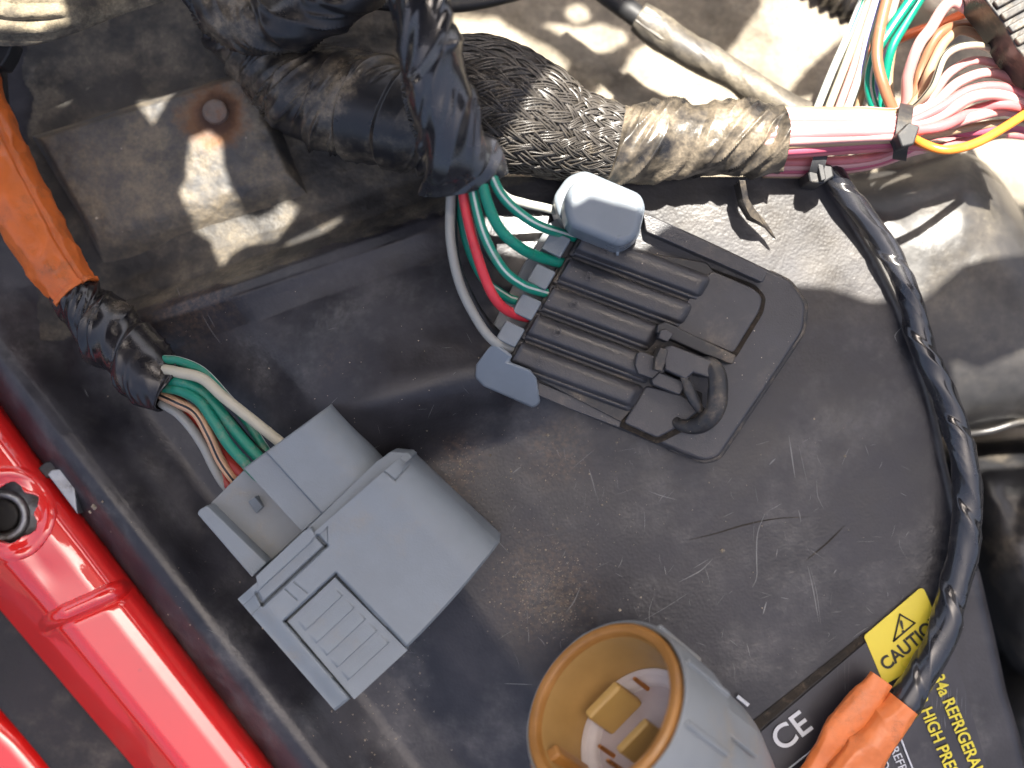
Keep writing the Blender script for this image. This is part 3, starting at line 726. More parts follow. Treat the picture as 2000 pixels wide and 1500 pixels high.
# stepped plateau and its grimy outline, upper and lower half
up2 = [(1390, 528), (1470, 562), (1489, 580), (1484, 606), (1432, 690), (1360, 660), (1300, 640)]
prism('grime_seam', [(1380, 520), (1476, 556), (1497, 580), (1492, 610), (1436, 702), (1350, 672), (1290, 650)], .008, .0103, M['grime'], bc, 2, 2, 10)
prism('step_plate', up2, .008, .0118, M['conn'], bc, 5, 3, 10)
lo2 = [(1262, 752), (1330, 770), (1370, 800), (1322, 836), (1284, 856), (1218, 826)]
prism('grime_seam', [(1252, 740), (1335, 760), (1380, 800), (1332, 844), (1284, 868), (1206, 832)], .008, .0103, M['grime'], bc, 2, 2, 8)
prism('step_plate', lo2, .008, .0116, M['conn'], bc, 5, 3, 8)
prism('grime_bed', [(1110, 470), (1380, 512), (1402, 540), (1350, 668), (1262, 770), (1212, 824), (1002, 716)], .008, .0112, M['conn_dirty'], bc, 2)
Eb = np.array([-31.6, 54.4]); da = np.array([.937, .35])
O0 = np.array([1146., 446.]); barrels = []
for i in range(5):
    a0, a1 = O0 + Eb * i, O0 + Eb * (i + 1)
    ln = [272, 268, 232, 262, 262][i]; st = [0, 0, 0, 0, 0][i]
    q = [a0 + da * st + Eb * .01, a0 + da * ln + Eb * .01, a1 + da * ln - Eb * .01, a1 + da * st - Eb * .01]
    def bh_(u, v, px, py, i=i):
        tt = 2 * v - 1
        prof = np.clip(1 - np.abs(tt) ** 3.0, 0, 1) ** .6
        endr = 1 - .75 * sstep(.90, 1.0, u) ** 2
        rim = .0004 * np.exp(-((u - .015) / .012) ** 2)
        fl = -.0006 * np.exp(-((v - .80) / .05) ** 2)
        return .0106 + (.0027 * prof + rim + fl) * endr - .0002
    barrels.append(relief('terminal_barrel', q, 70, 28, bh_, .007, M['conn'], bc, 55))
    # grime collar at the wire entry
    g0, g1 = a0 - da * 7, a1 - da * 7
    prism('entry_collar', [tuple(g0 + Eb * .02), tuple(a0 + da * 6), tuple(a1 + da * 6), tuple(g1 - Eb * .02)], .006, .0124, M['conn_dirty'], bc, 5)
# embossed cavity numbers
def text_mesh(name, body, px, py, z, size_px, ang, mat, parent, ext=.00004, align='LEFT', bold=0.0, xs=1.0, sh=0.0):
    cu = bpy.data.curves.new(name, 'FONT'); cu.body = body; cu.size = size_px * S * (D - z) / D; cu.extrude = ext; cu.align_x = align; cu.offset = bold * S; cu.shear = sh
    t = bpy.data.objects.new(name, cu); COL.objects.link(t)
    me = bpy.data.meshes.new_from_object(t.evaluated_get(bpy.context.evaluated_depsgraph_get())); bpy.data.objects.remove(t)
    me.name = name; me.materials.clear(); me.materials.append(mat)
    rot = Matrix.Rotation(R(ang), 4, 'Z') @ Matrix.Diagonal((xs, 1, 1, 1)); me.transform(rot)
    o = bpy.data.objects.new(name, me); COL.objects.link(o)
    o.location = P(px, py, z) - absorg(parent); o.parent = parent
    return o
for i, ch in enumerate('ABCDE'):
    p_ = O0 + Eb * (i + .52) + da * 46
    text_mesh('embossed_letter', ch, p_[0], p_[1], .01405, 24, -20 + 0, M['conn'], barrels[i], .0003)
# latch: side walls, arm, hook, torn loop
prism('latch_wall', [(1284, 634), (1300, 628), (1438, 694), (1432, 712), (1380, 694), (1282, 650)], .008, .0150, M['conn_dirty'], bc, 3)
prism('latch_wall', [(1290, 645), (1300, 642), (1316, 652), (1304, 668), (1286, 660)], .008, .0160, M['conn'], bc, 2)
prism('latch_arm', [(1244, 690), (1252, 686), (1296, 702), (1302, 722), (1284, 744), (1246, 730), (1240, 712)], .008, .0150, M['conn'], bc, 3)
prism('latch_arm', [(1272, 742), (1288, 726), (1344, 748), (1328, 772), (1276, 752)], .008, .0156, M['conn'], bc, 3)
prism('latch_block', [(1296, 680), (1312, 674), (1394, 706), (1402, 722), (1384, 738), (1354, 728), (1340, 742), (1298, 722)], .008, .0176, M['conn'], bc, 4)
prism('latch_cheek', [(1280, 700), (1290, 678), (1306, 684), (1294, 726), (1278, 722)], .008, .0184, M['conn_dirty'], bc, 2)
prism('latch_socket', [(1322, 770), (1340, 752), (1372, 768), (1372, 820), (1340, 842), (1320, 826)], .008, .0112, M['grime'], bc, 2)
tube('latch_loop', [(1362, 718, .0150), (1384, 714, .0162), (1399, 732, .0170), (1402, 768, .0172), (1396, 802, .0168), (1378, 824, .0156), (1352, 834, .0138), (1328, 830, .0122), (1320, 820, .0112)],
     [14, 18, 19, 20, 19, 18, 15, 12, 9], M['conn_dirty'], bc, 90, 30, flat=[.8, .8, .75, .75, .75, .8, .8, .8, .8], disp=lambda s, th, u: .0003 * (fbm(np.cos(th) * 2 + 5, np.sin(th) * 2, s * 500) - .5))
tube('torn_edge', [(1334, 730, .0172), (1342, 752, .0170), (1352, 775, .0168), (1362, 795, .0166), (1368, 806, .0160)], [5, 9, 11, 9, 4], M['conn_dirty'], bc, 60, 14, flat=.7,
     disp=lambda s, th, u: .0007 * (fbm(np.cos(th) * 3 + 2, np.sin(th) * 3, s * 900) - .5))
# grey lock wedge: comb strip, blocks between wires, end caps
wedge = prism('lock_wedge', [(1072, 436), (1100, 420), (1136, 446), (1120, 500), (1060, 600), (1006, 694), (950, 720), (934, 690), (960, 640), (1020, 520)], .002, .0088, M['grey_old'], bc, 5)
for cx, cy, s_ in ((1086, 476, 1.0), (1057, 540, .98), (1029, 599, 1.0), (997, 652, .98)):
    e1 = np.array([.50, -.86]) * 21 * s_; e2 = np.array([.90, .42]) * 21 * s_; cpt = np.array([cx, cy])
    poly = [cpt - e1 - e2, cpt + e1 - e2, cpt + e1 + e2, cpt - e1 + e2]
    bl = prism('wedge_tooth', [tuple(p_) for p_ in poly], .006, .0150, M['grey'], wedge, 6, 4, 4, 2)
    e3 = cpt + e2 * 1.35
    prism('wedge_finger', [tuple(e3 - e1 * .9 - e2 * .45), tuple(e3 + e1 * .1 - e2 * .45), tuple(e3 + e1 * .1 + e2 * .5), tuple(e3 - e1 * .9 + e2 * .5)], .006, .0108, M['grey_old'], wedge, 2)
prism('end_cap', [(952, 682), (966, 668), (1002, 694), (994, 706), (1036, 722), (1048, 738), (1056, 786), (1042, 797), (944, 754), (928, 738), (930, 712)], .0018, [.0150, .0150, .0150, .0148, .0146, .0140, .0095, .0090, .0100, .0110, .0130], M['grey_soft'], bc, 7, 4, 0, 2)
ecap = prism('end_cap', [(1080, 384), (1108, 344), (1142, 331), (1252, 378), (1262, 404), (1246, 468), (1212, 488), (1150, 470), (1092, 424)], .002, .0150, M['grey_soft'], bc, 9, 4, 14, 3)
prism('cap_block', [(1100, 396), (1116, 356), (1146, 342), (1250, 384), (1260, 406), (1246, 464), (1212, 482), (1112, 440)], .012, .0232, M['grey_soft'], ecap, 15, 5, 16, 4)
prism('moulding_flash', [(1202, 484), (1212, 484), (1208, 499), (1204, 499)], .0138, .0146, M['grey_soft'], ecap, 0)

# ------------------------------------------------------------------ left harness: orange conduit, tape, seven wires
lh = thing('orange_harness', 'orange sleeved harness with black tape feeding the pale grey connector', 'wiring harness', P(150, 560, -.004))
tube('orange_sleeve', [(-70, 130, .002), (-30, 250, .001), (15, 350, .001), (70, 455, .0015), (118, 532, .002), (152, 576, .0025)], [58, 57, 58, 57, 50, 42], M['orange'], lh, 200, 90,
     disp=lambda s, th, u: .0007 * ((1 - np.abs(2 * fbm(np.cos(th) * 1.1 + 3, np.sin(th) * 1.1, s * 130 + 2, 3) - 1)) ** 3 - .3) - .0009 * np.exp(-((th - 2.35) / .05) ** 2) + .0004 * (u > .965), inner=.0007)
tube('tape_wrap', [(140, 560, .0020), (180, 610, .0025), (225, 660, .004), (270, 705, .006), (310, 742, .0075), (338, 766, .008)], [40, 52, 62, 60, 57, 53], M['tape_mid'], lh, 260, 110,
     disp=tape_disp(.0105, .0011, .0006, 6.2, 1.2, 55, .0010, tw=.024), inner=.0006)
tube('cable_jacket', [(4, 60, -.004), (3, 130, -.003), (2, 200, .0), (0, 280, .001)], [8, 10, 15, 20], M['rubber'], lh, 40, 20)
lw = [('G', [(318, 702, .010), (352, 706, .0115), (396, 726, .012), (440, 772, .0105), (480, 820, .010), (512, 868, .010), (540, 910, .010)], 9, 'white', 3),
      ('beige', [(318, 722, .011), (352, 728, .013), (396, 740, .014), (436, 775, .014), (490, 818, .013), (545, 862, .012), (580, 892, .012)], 11, None, 0),
      ('G', [(318, 742, .010), (352, 745, .012), (398, 768, .012), (436, 812, .012), (468, 852, .012), (502, 890, .012), (530, 920, .012)], 12, None, 0),
      ('G', [(318, 756, .010), (350, 762, .012), (388, 782, .013), (418, 824, .013), (446, 868, .013), (478, 904, .013), (510, 938, .012)], 11, None, 0),
      ('peach', [(316, 772, .009), (346, 786, .011), (382, 806, .012), (408, 850, .012), (430, 898, .010), (452, 930, .009), (472, 952, .007)], 10, 'black', 0),
      ('grey', [(314, 786, .007), (346, 806, .008), (374, 836, .008), (398, 872, .008), (418, 912, .007), (438, 945, .006), (460, 968, .005)], 10, None, 0),
      ('dark_red', [(325, 762, .007), (368, 800, .007), (404, 840, .007), (432, 880, .008), (460, 912, .009), (500, 950, .010)], 11, None, 0),
      ('dark_red', [(330, 772, .006), (380, 826, .006), (415, 880, .006), (434, 925, .006), (450, 952, .006), (470, 972, .006)], 11, None, 0),
      ('black', [(325, 730, .008), (380, 752, .009), (440, 810, .009), (490, 868, .010), (530, 900, .011)], 9, None, 0)]
for col, pts, r_, st, sh in lw: wire('wire', pts, GD if col == 'G' else col, r_, lh, st, 80, sh, 0)

# ------------------------------------------------------------------ pale grey connector
gc = thing('grey_connector', 'clean pale grey plastic connector housing with ribbed release tab', 'connector', P(680, 1110, .0006))
ZT = .0225
q_main = [(464, 1170), (792, 884), (976, 1058), (654, 1388)]
def gm(u, v, px, py):
    z = np.full_like(u, ZT)
    z = z - .0085 * (1 - np.sqrt(np.clip(1 - np.clip((u - .80) / .20, 0, 1) ** 2.2, 0, 1)))          # rounded right flank
    z = z - .0016 * sstep(.10, .0, u) ** 1.5                                        # sloping left flank
    z = z - .0008 * sstep(.985, 1.0, v)
    for a, b, w_, dp in (((513, 1181), (637, 1066), 3.0, .0012), ((637, 1066), (620, 1047), 3.0, .0012), ((513, 1181), (501, 1158), 3, .0010), ((556, 1150), (580, 1172), 1.2, .0003), ((573, 1136), (600, 1158), 1.2, .0003)):
        z = z - dp * np.exp(-(dseg(px, py, a, b) / w_) ** 2)
    # frame gap round the release tab
    for a, b in (((656, 1121), (556, 1213)), ((656, 1121), (804, 1274)), ((556, 1213), (694, 1374))):
        z = z - .0009 * np.exp(-(dseg(px, py, a, b) / 2.6) ** 2)
    ins = (sdline(px, py, (556, 1213), (656, 1121)) < 0) & (sdline(px, py, (656, 1121), (794, 1266)) < 0) & (sdline(px, py, (688, 1366), (556, 1213)) < 0)
    z = np.where(ins, z - .0016, z)
    tabz = (sdline(px, py, (503, 1156), (600, 1066)) < 0) & (sdline(px, py, (513, 1181), (637, 1066)) > 0) & (px < 640)
    z = np.where(tabz, z - .0004, z)
    # small step mark by the top corner
    z = z - .0004 * np.exp(-(dseg(px, py, (752, 922), (772, 938)) / 1.6) ** 2) - .0004 * np.exp(-(dseg(px, py, (772, 938), (800, 906)) / 1.6) ** 2)
    return z
relief('main_shell', q_main, 330, 260, gm, .0012, M['grey'], gc, 30, bulge=(11, 11))
tabp = [(654, 1128), (788, 1266), (690, 1356), (563, 1214)]
def tb(u, v, px, py):
    z = np.full_like(u, ZT - .0007)
    for k in range(5):
        vv = .18 + .16 * k
        line = v * 1.0
        ridge = np.where(line < vv, np.clip(1 - (vv - line) / .13, 0, 1), 0) ** 1.2
        z = z + .00055 * ridge * sstep(.10, .14, u) * sstep(.90, .86, u) * (line < vv)
    return z
tab_ = relief('release_tab', [(563, 1214), (654, 1128), (796, 1270), (692, 1366)], 70, 160, tb, ZT - .004, M['grey'], gc, 25)
prism('front_lip', [(499, 1126), (592, 1038), (606, 1030), (616, 1046), (602, 1064), (506, 1152)], .010, ZT + .0004, M['grey'], gc, 2)
prism('collar', [(598, 1032), (736, 902), (762, 884), (798, 884), (806, 892), (790, 906), (618, 1050)], .006, [.0205, .0200, .0165, .0165, .0185, .0205, .0215], M['grey'], gc, 3)
prism('collar_notch', [(736, 902), (762, 882), (800, 886), (770, 912)], .004, .0172, M['grey'], gc, 4)
def gr(u, v, px, py):
    z = np.full_like(u, .0190)
    z = z - .0095 * (1 - np.sqrt(np.clip(1 - np.clip((u - .62) / .38, 0, 1) ** 2.4, 0, 1)))
    z = z - .0011 * sstep(.262, .250, u)
    return z - .0005 * sstep(.02, 0, v)
relief('rear_shell', [(476, 914), (646, 790), (742, 898), (590, 1038)], 130, 60, gr, .003, M['grey'], gc, 30)
prism('window_floor', [(410, 984), (482, 912), (592, 1038), (520, 1104)], .003, .0128, M['grey_old'], gc, 3)
prism('lock_bump', [(484, 980), (497, 970), (514, 990), (500, 1004)], .012, [.0162, .0162, .0140, .0140], M['grey'], gc, 2)
prism('guide_rail', [(385, 1004), (388, 996), (404, 987), (521, 1100), (492, 1128)], .004, .0178, M['grey'], gc, 3)

# ------------------------------------------------------------------ round grey connector with amber liner (bottom)
ra = thing('round_connector', 'round grey connector with amber liner and copper pins facing up', 'connector', P(1400, 1460, .0006))
MZ = .039
Mc = P(1172, 1378, MZ)
rh = (Vector((0, 0, D)) - Mc).normalized()
tdir = Vector((-.80, .58, 0)); tdir = (tdir - rh * tdir.dot(rh)).normalized()
axw = (rh * math.cos(R(43)) + tdir * math.sin(R(43))).normalized()
sx = axw.cross(Vector((0, 0, 1))).normalized(); sy = sx.cross(axw).normalized()
RR = 181 * S * (D - MZ) / D
def lathe(name, prof, mat, parent, n=96, mod=None, center=None, sharp=35, close=False):
    """prof: (distance back along the axis, radius) in metres"""
    V, F = [], []
    for k, (d, r_) in enumerate(prof):
        for j in range(n):
            a = 2 * math.pi * j / n
            rj = r_ * (mod(a, d) if mod else 1)
            V.append(tuple(Mc - axw * d + (sx * math.cos(a) + sy * math.sin(a)) * rj))
    m_ = len(prof)
    for k in range(m_ - 1 + (1 if close else 0)):
        k2 = (k + 1) % m_
        for j in range(n):
            j2 = (j + 1) % n
            F.append((k * n + j, k * n + j2, k2 * n + j2, k2 * n + j))
    return mesh_obj(name, V, F, mat, parent, True, sharp)
mm = .001
def keymod(a, d): return 1.0
Rm = RR
lathe('amber_liner', [(.4 * mm, Rm - 0.2 * mm), (0, Rm - .6 * mm), (-.1 * mm, Rm - 1.2 * mm), (.1 * mm, Rm - 1.9 * mm), (.6 * mm, Rm - 2.2 * mm), (6 * mm, Rm - 2.7 * mm), (12 * mm, Rm - 3.3 * mm), (13 * mm, Rm - 3.4 * mm), (13 * mm, Rm - .6 * mm), (1.6 * mm, Rm - .25 * mm)], M['amber'], ra, close=True)
lathe('liner_wall', [(1.4 * mm, Rm - 2.36 * mm), (6 * mm, Rm - 2.80 * mm), (11.8 * mm, Rm - 3.38 * mm), (11.8 * mm, Rm - 3.30 * mm), (6 * mm, Rm - 2.72 * mm), (1.4 * mm, Rm - 2.28 * mm)], M['amber_wall'], ra, close=True)
lathe('seal_ring', [(11.6 * mm, Rm - 3.1 * mm), (11.2 * mm, Rm - 3.6 * mm), (11.3 * mm, Rm - 4.6 * mm), (11.9 * mm, Rm - 5.0 * mm), (12.1 * mm, Rm - 5.3 * mm), (12.6 * mm, Rm - 5.7 * mm), (14 * mm, Rm - 5.9 * mm), (14 * mm, Rm - 3.1 * mm)], M['seal'], ra, close=True)
lathe('socket_floor', [(13.6 * mm, 0.01 * mm), (13.6 * mm, Rm - 5 * mm), (15 * mm, Rm - 5 * mm), (15 * mm, .01 * mm)], M['socket'], ra, 48, close=True)
lathe('shell', [(1.2 * mm, Rm + .05 * mm), (.9 * mm, Rm + .45 * mm), (1.4 * mm, Rm + .8 * mm), (8 * mm, Rm + .9 * mm), (15 * mm, Rm + .7 * mm), (15.6 * mm, Rm + .1 * mm), (27 * mm, Rm - .5 * mm), (30 * mm, Rm - 1.0 * mm), (38.5 * mm, Rm - 3.6 * mm), (39.5 * mm, Rm - 5.0 * mm), (39.5 * mm, .01 * mm)], M['grey_old'], ra, 96,
      mod=lambda a, d: 1 + (.006 * max(0, math.cos(5 * a)) ** 8 if d < .0155 else 0))
def boxdir(name, cx, cy, d0, d1, wx, wy, mat, parent, rot=0, bev=.0004):
    ca, sa = math.cos(rot), math.sin(rot)
    V = []
    for d in (d0, d1):
        for a, b in ((-1, -1), (1, -1), (1, 1), (-1, 1)):
            x, y = cx + (a * wx * ca - b * wy * sa), cy + (a * wx * sa + b * wy * ca)
            V.append(tuple(Mc - axw * d + sx * x + sy * y))
    F = [(0, 1, 2, 3), (7, 6, 5, 4)] + [(i, i + 4, (i + 1) % 4 + 4, (i + 1) % 4) for i in range(4)]
    o = mesh_obj(name, V, F, mat, parent, True, None)
    b_ = o.modifiers.new('bevel', 'BEVEL'); b_.width = bev; b_.segments = 3; b_.limit_method = 'ANGLE'; b_.harden_normals = True
    return o
def proj(px, py, d):
    """cross-section coordinates on the plane d behind the mouth, under photo pixel"""
    o_ = Vector((0, 0, D)); r_ = (P(px, py, 0) - o_).normalized(); pc = Mc - axw * d
    tt = (pc - o_).dot(axw) / r_.dot(axw); q = o_ + r_ * tt - pc
    return q.dot(sx), q.dot(sy)
kx, ky = proj(1196, 1378, 7.5 * mm); kx2, ky2 = proj(1150, 1402, 7.5 * mm); kx3, ky3 = proj(1212, 1338, 7.5 * mm)
rotk = math.atan2(ky3 - ky2, kx3 - kx2); wk = math.hypot(kx3 - kx2, ky3 - ky2) / 2
boxdir('key_block', (kx2 + kx3) / 2, (ky2 + ky3) / 2, 6.5 * mm, 14 * mm, wk, 1.1 * mm, M['amber_in'], ra, rotk, .0007)
k4 = proj(1240, 1440, 10 * mm); boxdir('key_block', k4[0], k4[1], 9 * mm, 14 * mm, 3.6 * mm, .8 * mm, M['amber_in'], ra, rotk, .0005)
k5 = proj(1076, 1490, 4 * mm)
boxdir('keyway_rib', k5[0], k5[1], 2 * mm, 12 * mm, 1.3 * mm, 3.0 * mm, M['amber'], ra, math.atan2(k5[1], k5[0]) + math.pi / 2, .0006)
for px_, py_ in ((1240, 1326), (1172, 1458), (1212, 1460), (1188, 1486)):
    a_ = proj(px_, py_, 9.5 * mm); p0 = Mc - axw * 9.5 * mm + sx * a_[0] + sy * a_[1]; p1 = p0 - axw * 4.5 * mm
    tube('pin', [tuple(p0 + axw * .25 * mm), tuple(p0), tuple(p0.lerp(p1, .5)), tuple(p1)], [1.8, 3.8, 4.2, 4.2], M['copper'], ra, 16, 10, world=True)
# raised ribs and wing on the shell
def shell_rib(name, a_deg, d0, d1, w_, h_, mat=None):
    a = R(a_deg); cx, cy = (Rm + h_) * math.cos(a), (Rm + h_) * math.sin(a)
    return boxdir(name, cx, cy, d0, d1, h_, w_, mat or M['grey_old'], ra, a, .0004)
for ad in (-14, 20, 58, 98): shell_rib('shell_rib', ad, 1.8 * mm, 15 * mm, .5 * mm, .75 * mm)
shell_rib('shell_wing', 38, 14 * mm, 24 * mm, 2.4 * mm, .35 * mm)
tube('rear_cable', [tuple(Mc - axw * 36 * mm), tuple(Mc - axw * 41 * mm + Vector((.004, -.003, .004))), tuple(Vector(P(1560, 1660, .005))), tuple(Vector(P(1600, 1800, .004)))], 45, M['tape'], ra, 50, 30, world=True)

# ------------------------------------------------------------------ label
lab = thing('refrigerant_label', 'black warning label with yellow CAUTION panel and white lettering', 'label', P(1720, 1400, .0002))
def sheet(name, poly, dz, mat, parent, thick=.00012, n=44):
    """thin film that follows the cover"""
    import mathutils
    xs = [p[0] for p in poly]; ys = [p[1] for p in poly]
    bm = bmesh.new()
    vs_ = [bm.verts.new((p[0], p[1], 0)) for p in poly]; bm.faces.new(vs_)
    for ax, lo, hi in ((0, min(xs), max(xs)), (1, min(ys), max(ys))):
        for t in np.arange(math.floor(lo / 14) * 14 + 14, hi, 14):
            co_ = (t, 0, 0) if ax == 0 else (0, t, 0); no = (1, 0, 0) if ax == 0 else (0, 1, 0)
            bmesh.ops.bisect_plane(bm, geom=bm.verts[:] + bm.edges[:] + bm.faces[:], plane_co=co_, plane_no=no)
    V = [tuple(P(v_.co.x, v_.co.y, float(cover_full(np.array(v_.co.x), np.array(v_.co.y), False)) + dz)) for v_ in bm.verts]
    bm.verts.index_update(); F = [[v_.index for v_ in f.verts] for f in bm.faces]; bm.free()
    o = mesh_obj(name, V, F, mat, parent, False, None)
    s_ = o.modifiers.new('thick', 'SOLIDIFY'); s_.thickness = thick; s_.offset = 0
    return o
sheet('label_border', [(1452, 1428), (1466, 1412), (1580, 1322), (1690, 1234), (1700, 1244), (1590, 1334), (1484, 1424), (1470, 1442)], .00025, M['grime'], lab)
sheet('label_film', rounded([(1478, 1436), (1694, 1252), (1800, 1162), (1834, 1180), (1872, 1300), (1945, 1560), (1400, 1560)], 14), .00060, M['sticker'], lab)
cpan = sheet('caution_panel', rounded([(1687, 1242), (1806, 1146), (1852, 1262), (1727, 1338)], 3, 2)[:2] + rounded([(1687, 1242), (1802, 1144), (1826, 1200), (1868, 1258), (1727, 1338)], 13, 6)[6:], .00085, M['yellow'], lab)
LZ = .00112
def lz(x, y): return float(cover_full(np.array(float(x)), np.array(float(y)), False)) + LZ
text_mesh('caution_text', 'CAUTION', 1731, 1311, lz(1770, 1270), 36, 40, M['ink_black'], cpan, .00003, bold=.9, xs=.92)
# warning triangle
def outline(name, pts, r_, mat, z):
    return tube(name, [(x, y, z) for x, y in pts], r_, mat, lab, 60, 6, flat=.15, caps=True, sharp=None)
def bar(name, a, b, w_, mat, par, z):
    a, b = np.array(a, float), np.array(b, float); d = (b - a) / np.linalg.norm(b - a); n = np.array([-d[1], d[0]]) * w_ / 2; e = d * w_ / 2
    return prism(name, [tuple(a - e + n), tuple(b + e + n), tuple(b + e - n), tuple(a - e - n)], z - .0001, z, mat, par, 0)
TV = [(1758, 1200), (1787, 1217), (1746, 1252)]
for k in range(3): bar('triangle_side', TV[k], TV[(k + 1) % 3], 3.2, M['ink_black'], cpan, lz(1765, 1225) + .00002 * k)
text_mesh('exclamation_mark', '!', 1760, 1236, lz(1765, 1225), 34, 12, M['ink_black'], cpan, .00003, bold=.9)
text_mesh('white_text', 'CE', 1526, 1470, lz(1560, 1430), 66, 37, M['ink_white'], lab, .00003, bold=.8)
text_mesh('yellow_text', '134a REFRIGERANT', 1815, 1310, lz(1850, 1420), 34, -67, M['ink_yellow'], lab, .00003, bold=.6, xs=.86)
text_mesh('yellow_text', 'UNDER HIGH PRESSURE', 1756, 1290, lz(1830, 1450), 34, -67, M['ink_yellow'], lab, .00003, bold=.6, xs=.86)
text_mesh('white_text', 'REFR', 1738, 1462, lz(1750, 1480), 24, -67, M['ink_white'], lab, .00003)
text_mesh('white_text', 'OR', 1716, 1488, lz(1730, 1490), 24, -67, M['ink_white'], lab, .00003)
outline('white_rule', [(1758, 1438), (1770, 1470), (1790, 1520)], 1.8, M['ink_white'], lz(1770, 1480))
outline('white_rule', [(1530, 1510), (1570, 1478), (1620, 1438)], 1.8, M['ink_white'], lz(1570, 1480))
outline('white_rule', [(1440, 1360), (1450, 1368), (1462, 1378)], 4.0, M['ink_white'], lz(1450, 1368))

# ------------------------------------------------------------------ twisted black branch on the right and its orange sleeve
tb_ = thing('twisted_branch', 'twisted shiny black taped cable running down the cover edge into orange sleeve', 'wiring harness', P(1860, 900, -.002))
tp = [(1620, 326, .004), (1655, 380, .004), (1700, 440, .004), (1744, 502, .004), (1774, 580, .004), (1798, 660, .004), (1829, 740, .004), (1863, 820, .004), (1881, 895, .0045), (1890, 980, .0045), (1882, 1063, .0045), (1870, 1127, .0045), (1857, 1182, .0045), (1840, 1237, .005), (1816, 1292, .005), (1784, 1347, .005), (1742, 1402, .005)]
trd = [19, 21, 22, 22, 22, 23, 24, 25, 26, 28, 29, 29, 29, 29, 30, 31, 31]
tube('tape_wrap', tp, trd, M['tape'], tb_, 520, 72, disp=tape_disp(.017, .0005, .0001, 8.4, .9, 30, .0004, tw=.036, hand=-1))
tube('orange_sleeve', [(1766, 1374, .0072), (1734, 1414, .0072), (1698, 1456, .0072), (1652, 1514, .0072), (1600, 1590, .007)], [35, 38, 41, 46, 50], M['orange2'], tb_, 140, 80, flat=.8,
     disp=lambda s, th, u: .0009 * ((1 - np.abs(2 * vnoise(np.cos(th) * .9 + 8, np.sin(th) * .9, s * 130 + 2) - 1)) ** 2 - .4) + .0005 * (fbm(np.cos(th) * 2.2 + 4, np.sin(th) * 2.2, s * 420) - .5), inner=.0007)
tube('orange_flap', [(1722, 1326, .0062), (1694, 1368, .0066), (1660, 1406, .0066), (1630, 1450, .0064), (1600, 1504, .006), (1560, 1580, .006)], [26, 32, 34, 33, 34, 36], M['orange2'], tb_, 140, 60, flat=.55,
     disp=lambda s, th, u: .0006 * ((1 - np.abs(2 * vnoise(np.cos(th) * .9 + 1, np.sin(th) * .9, s * 110 + 7) - 1)) ** 2 - .4) + .0005 * (fbm(np.cos(th) * 2.2 + 1, np.sin(th) * 2.2, s * 420) - .5), inner=.0006)

# ------------------------------------------------------------------ far tubes and things along the top edge
loop_ = thing('taped_hose_loop', 'dark dusty taped hose dipping in a loop below the top edge', 'hose', P(560, 40, .006))
tube('hose', [(340, -110, .006), (390, -40, .006), (446, 26, .007), (520, 48, .008), (600, 32, .010), (670, -8, .012), (730, -70, .014)], [44, 46, 48, 50, 52, 54, 54], M['tape_dusty'], loop_, 200, 80, disp=tape_disp(.014, .0008, .0010, 3.9, 1.8, 70, .0008))
loom = tube('cloth_loom', [(-120, 18, .006), (-20, 22, .006), (60, 26, .005), (140, 22, .002), (230, 2, -.002), (330, -30, -.004)], [52, 56, 52, 40, 26, 24], M['cloth'], None, 200, 90, flat=.8,
     disp=lambda s, th, u: .0022 * (np.abs(np.sin(th * 5 + 1.2 * np.sin(s * 60))) ** .7 - .5) * sstep(.62, .45, u) + .0008 * (fbm(np.cos(th) * 2, np.sin(th) * 2, s * 200) - .5))
finish(loom, 'pleated dust-covered cloth loom at the corner above the orange sleeve', 'loom')
strap = prism('rubber_strap', [(-30, 60), (14, 66), (26, 82), (16, 108), (2, 130), (-30, 130)], -.004, .0015, M['rubber'], None, 5)
finish(strap, 'short black rubber strap under the cloth loom', 'strap')
cab = tube('thin_cable', [(600, 4, .0), (720, 6, -.002), (860, 12, -.004), (950, 4, -.006), (1060, -22, -.008)], [13, 13, 14, 12, 10], M['rubber'], None, 60, 18)
finish(cab, 'thin black cable along the top behind the taped branch', 'cable')
pipe = thing('dusty_pipe', 'narrow dusty taped pipe slanting down behind the harness', 'pipe', P(1400, 120, -.022))
tube('pipe_wrap', [(1246, 34, -.014), (1300, 68, -.014), (1370, 112, -.013), (1440, 152, -.012), (1520, 200, -.010), (1600, 250, -.010)], [30, 33, 32, 30, 30, 30], M['tape_pale'], pipe, 120, 60, disp=tape_disp(.024, .0005, .0003, 7.7, 1.0, 40, .0004))
tube('bare_pipe', [(1120, -60, -.016), (1180, -14, -.015), (1256, 40, -.014), (1300, 68, -.014)], [20, 21, 22, 22], M['rubber'], pipe, 50, 30)
prism('torn_tape_end', [(1240, 40), (1262, 12), (1276, 20), (1330, 66), (1322, 84), (1290, 76)], -.0125, -.0108, M['tape_pale'], pipe, 1)
gro = thing('grooved_block', 'grooved dusty black rubber block in the upper corner by the wire fan', 'block', P(1980, 40, .01))
prism('block', [(1916, -40), (1922, -2), (1958, 44), (1986, 96), (2060, 180), (2120, 180), (2120, -40)], .012, .022, M['tape_dusty'], gro, 4)
for k in range(4):
    o_ = np.array([1940 + 14 * k, 2 + 24 * k]); prism('ridge', [tuple(o_), tuple(o_ + (10, 14)), tuple(o_ + (130, -52)), tuple(o_ + (118, -66))], .0215, .0228, M['tape_dusty'], gro, 3)
cor = tube('corrugated_hose', [(1540, -95, -.026), (1600, -45, -.026), (1660, -4, -.026), (1720, 30, -.026)], 40, M['tape_dusty'], None, 160, 40, disp=lambda s, th, u: .0006 * np.sin(s * 2600))
finish(cor, 'ribbed corrugated hose peeking in at the top edge beside the upright wires', 'hose')
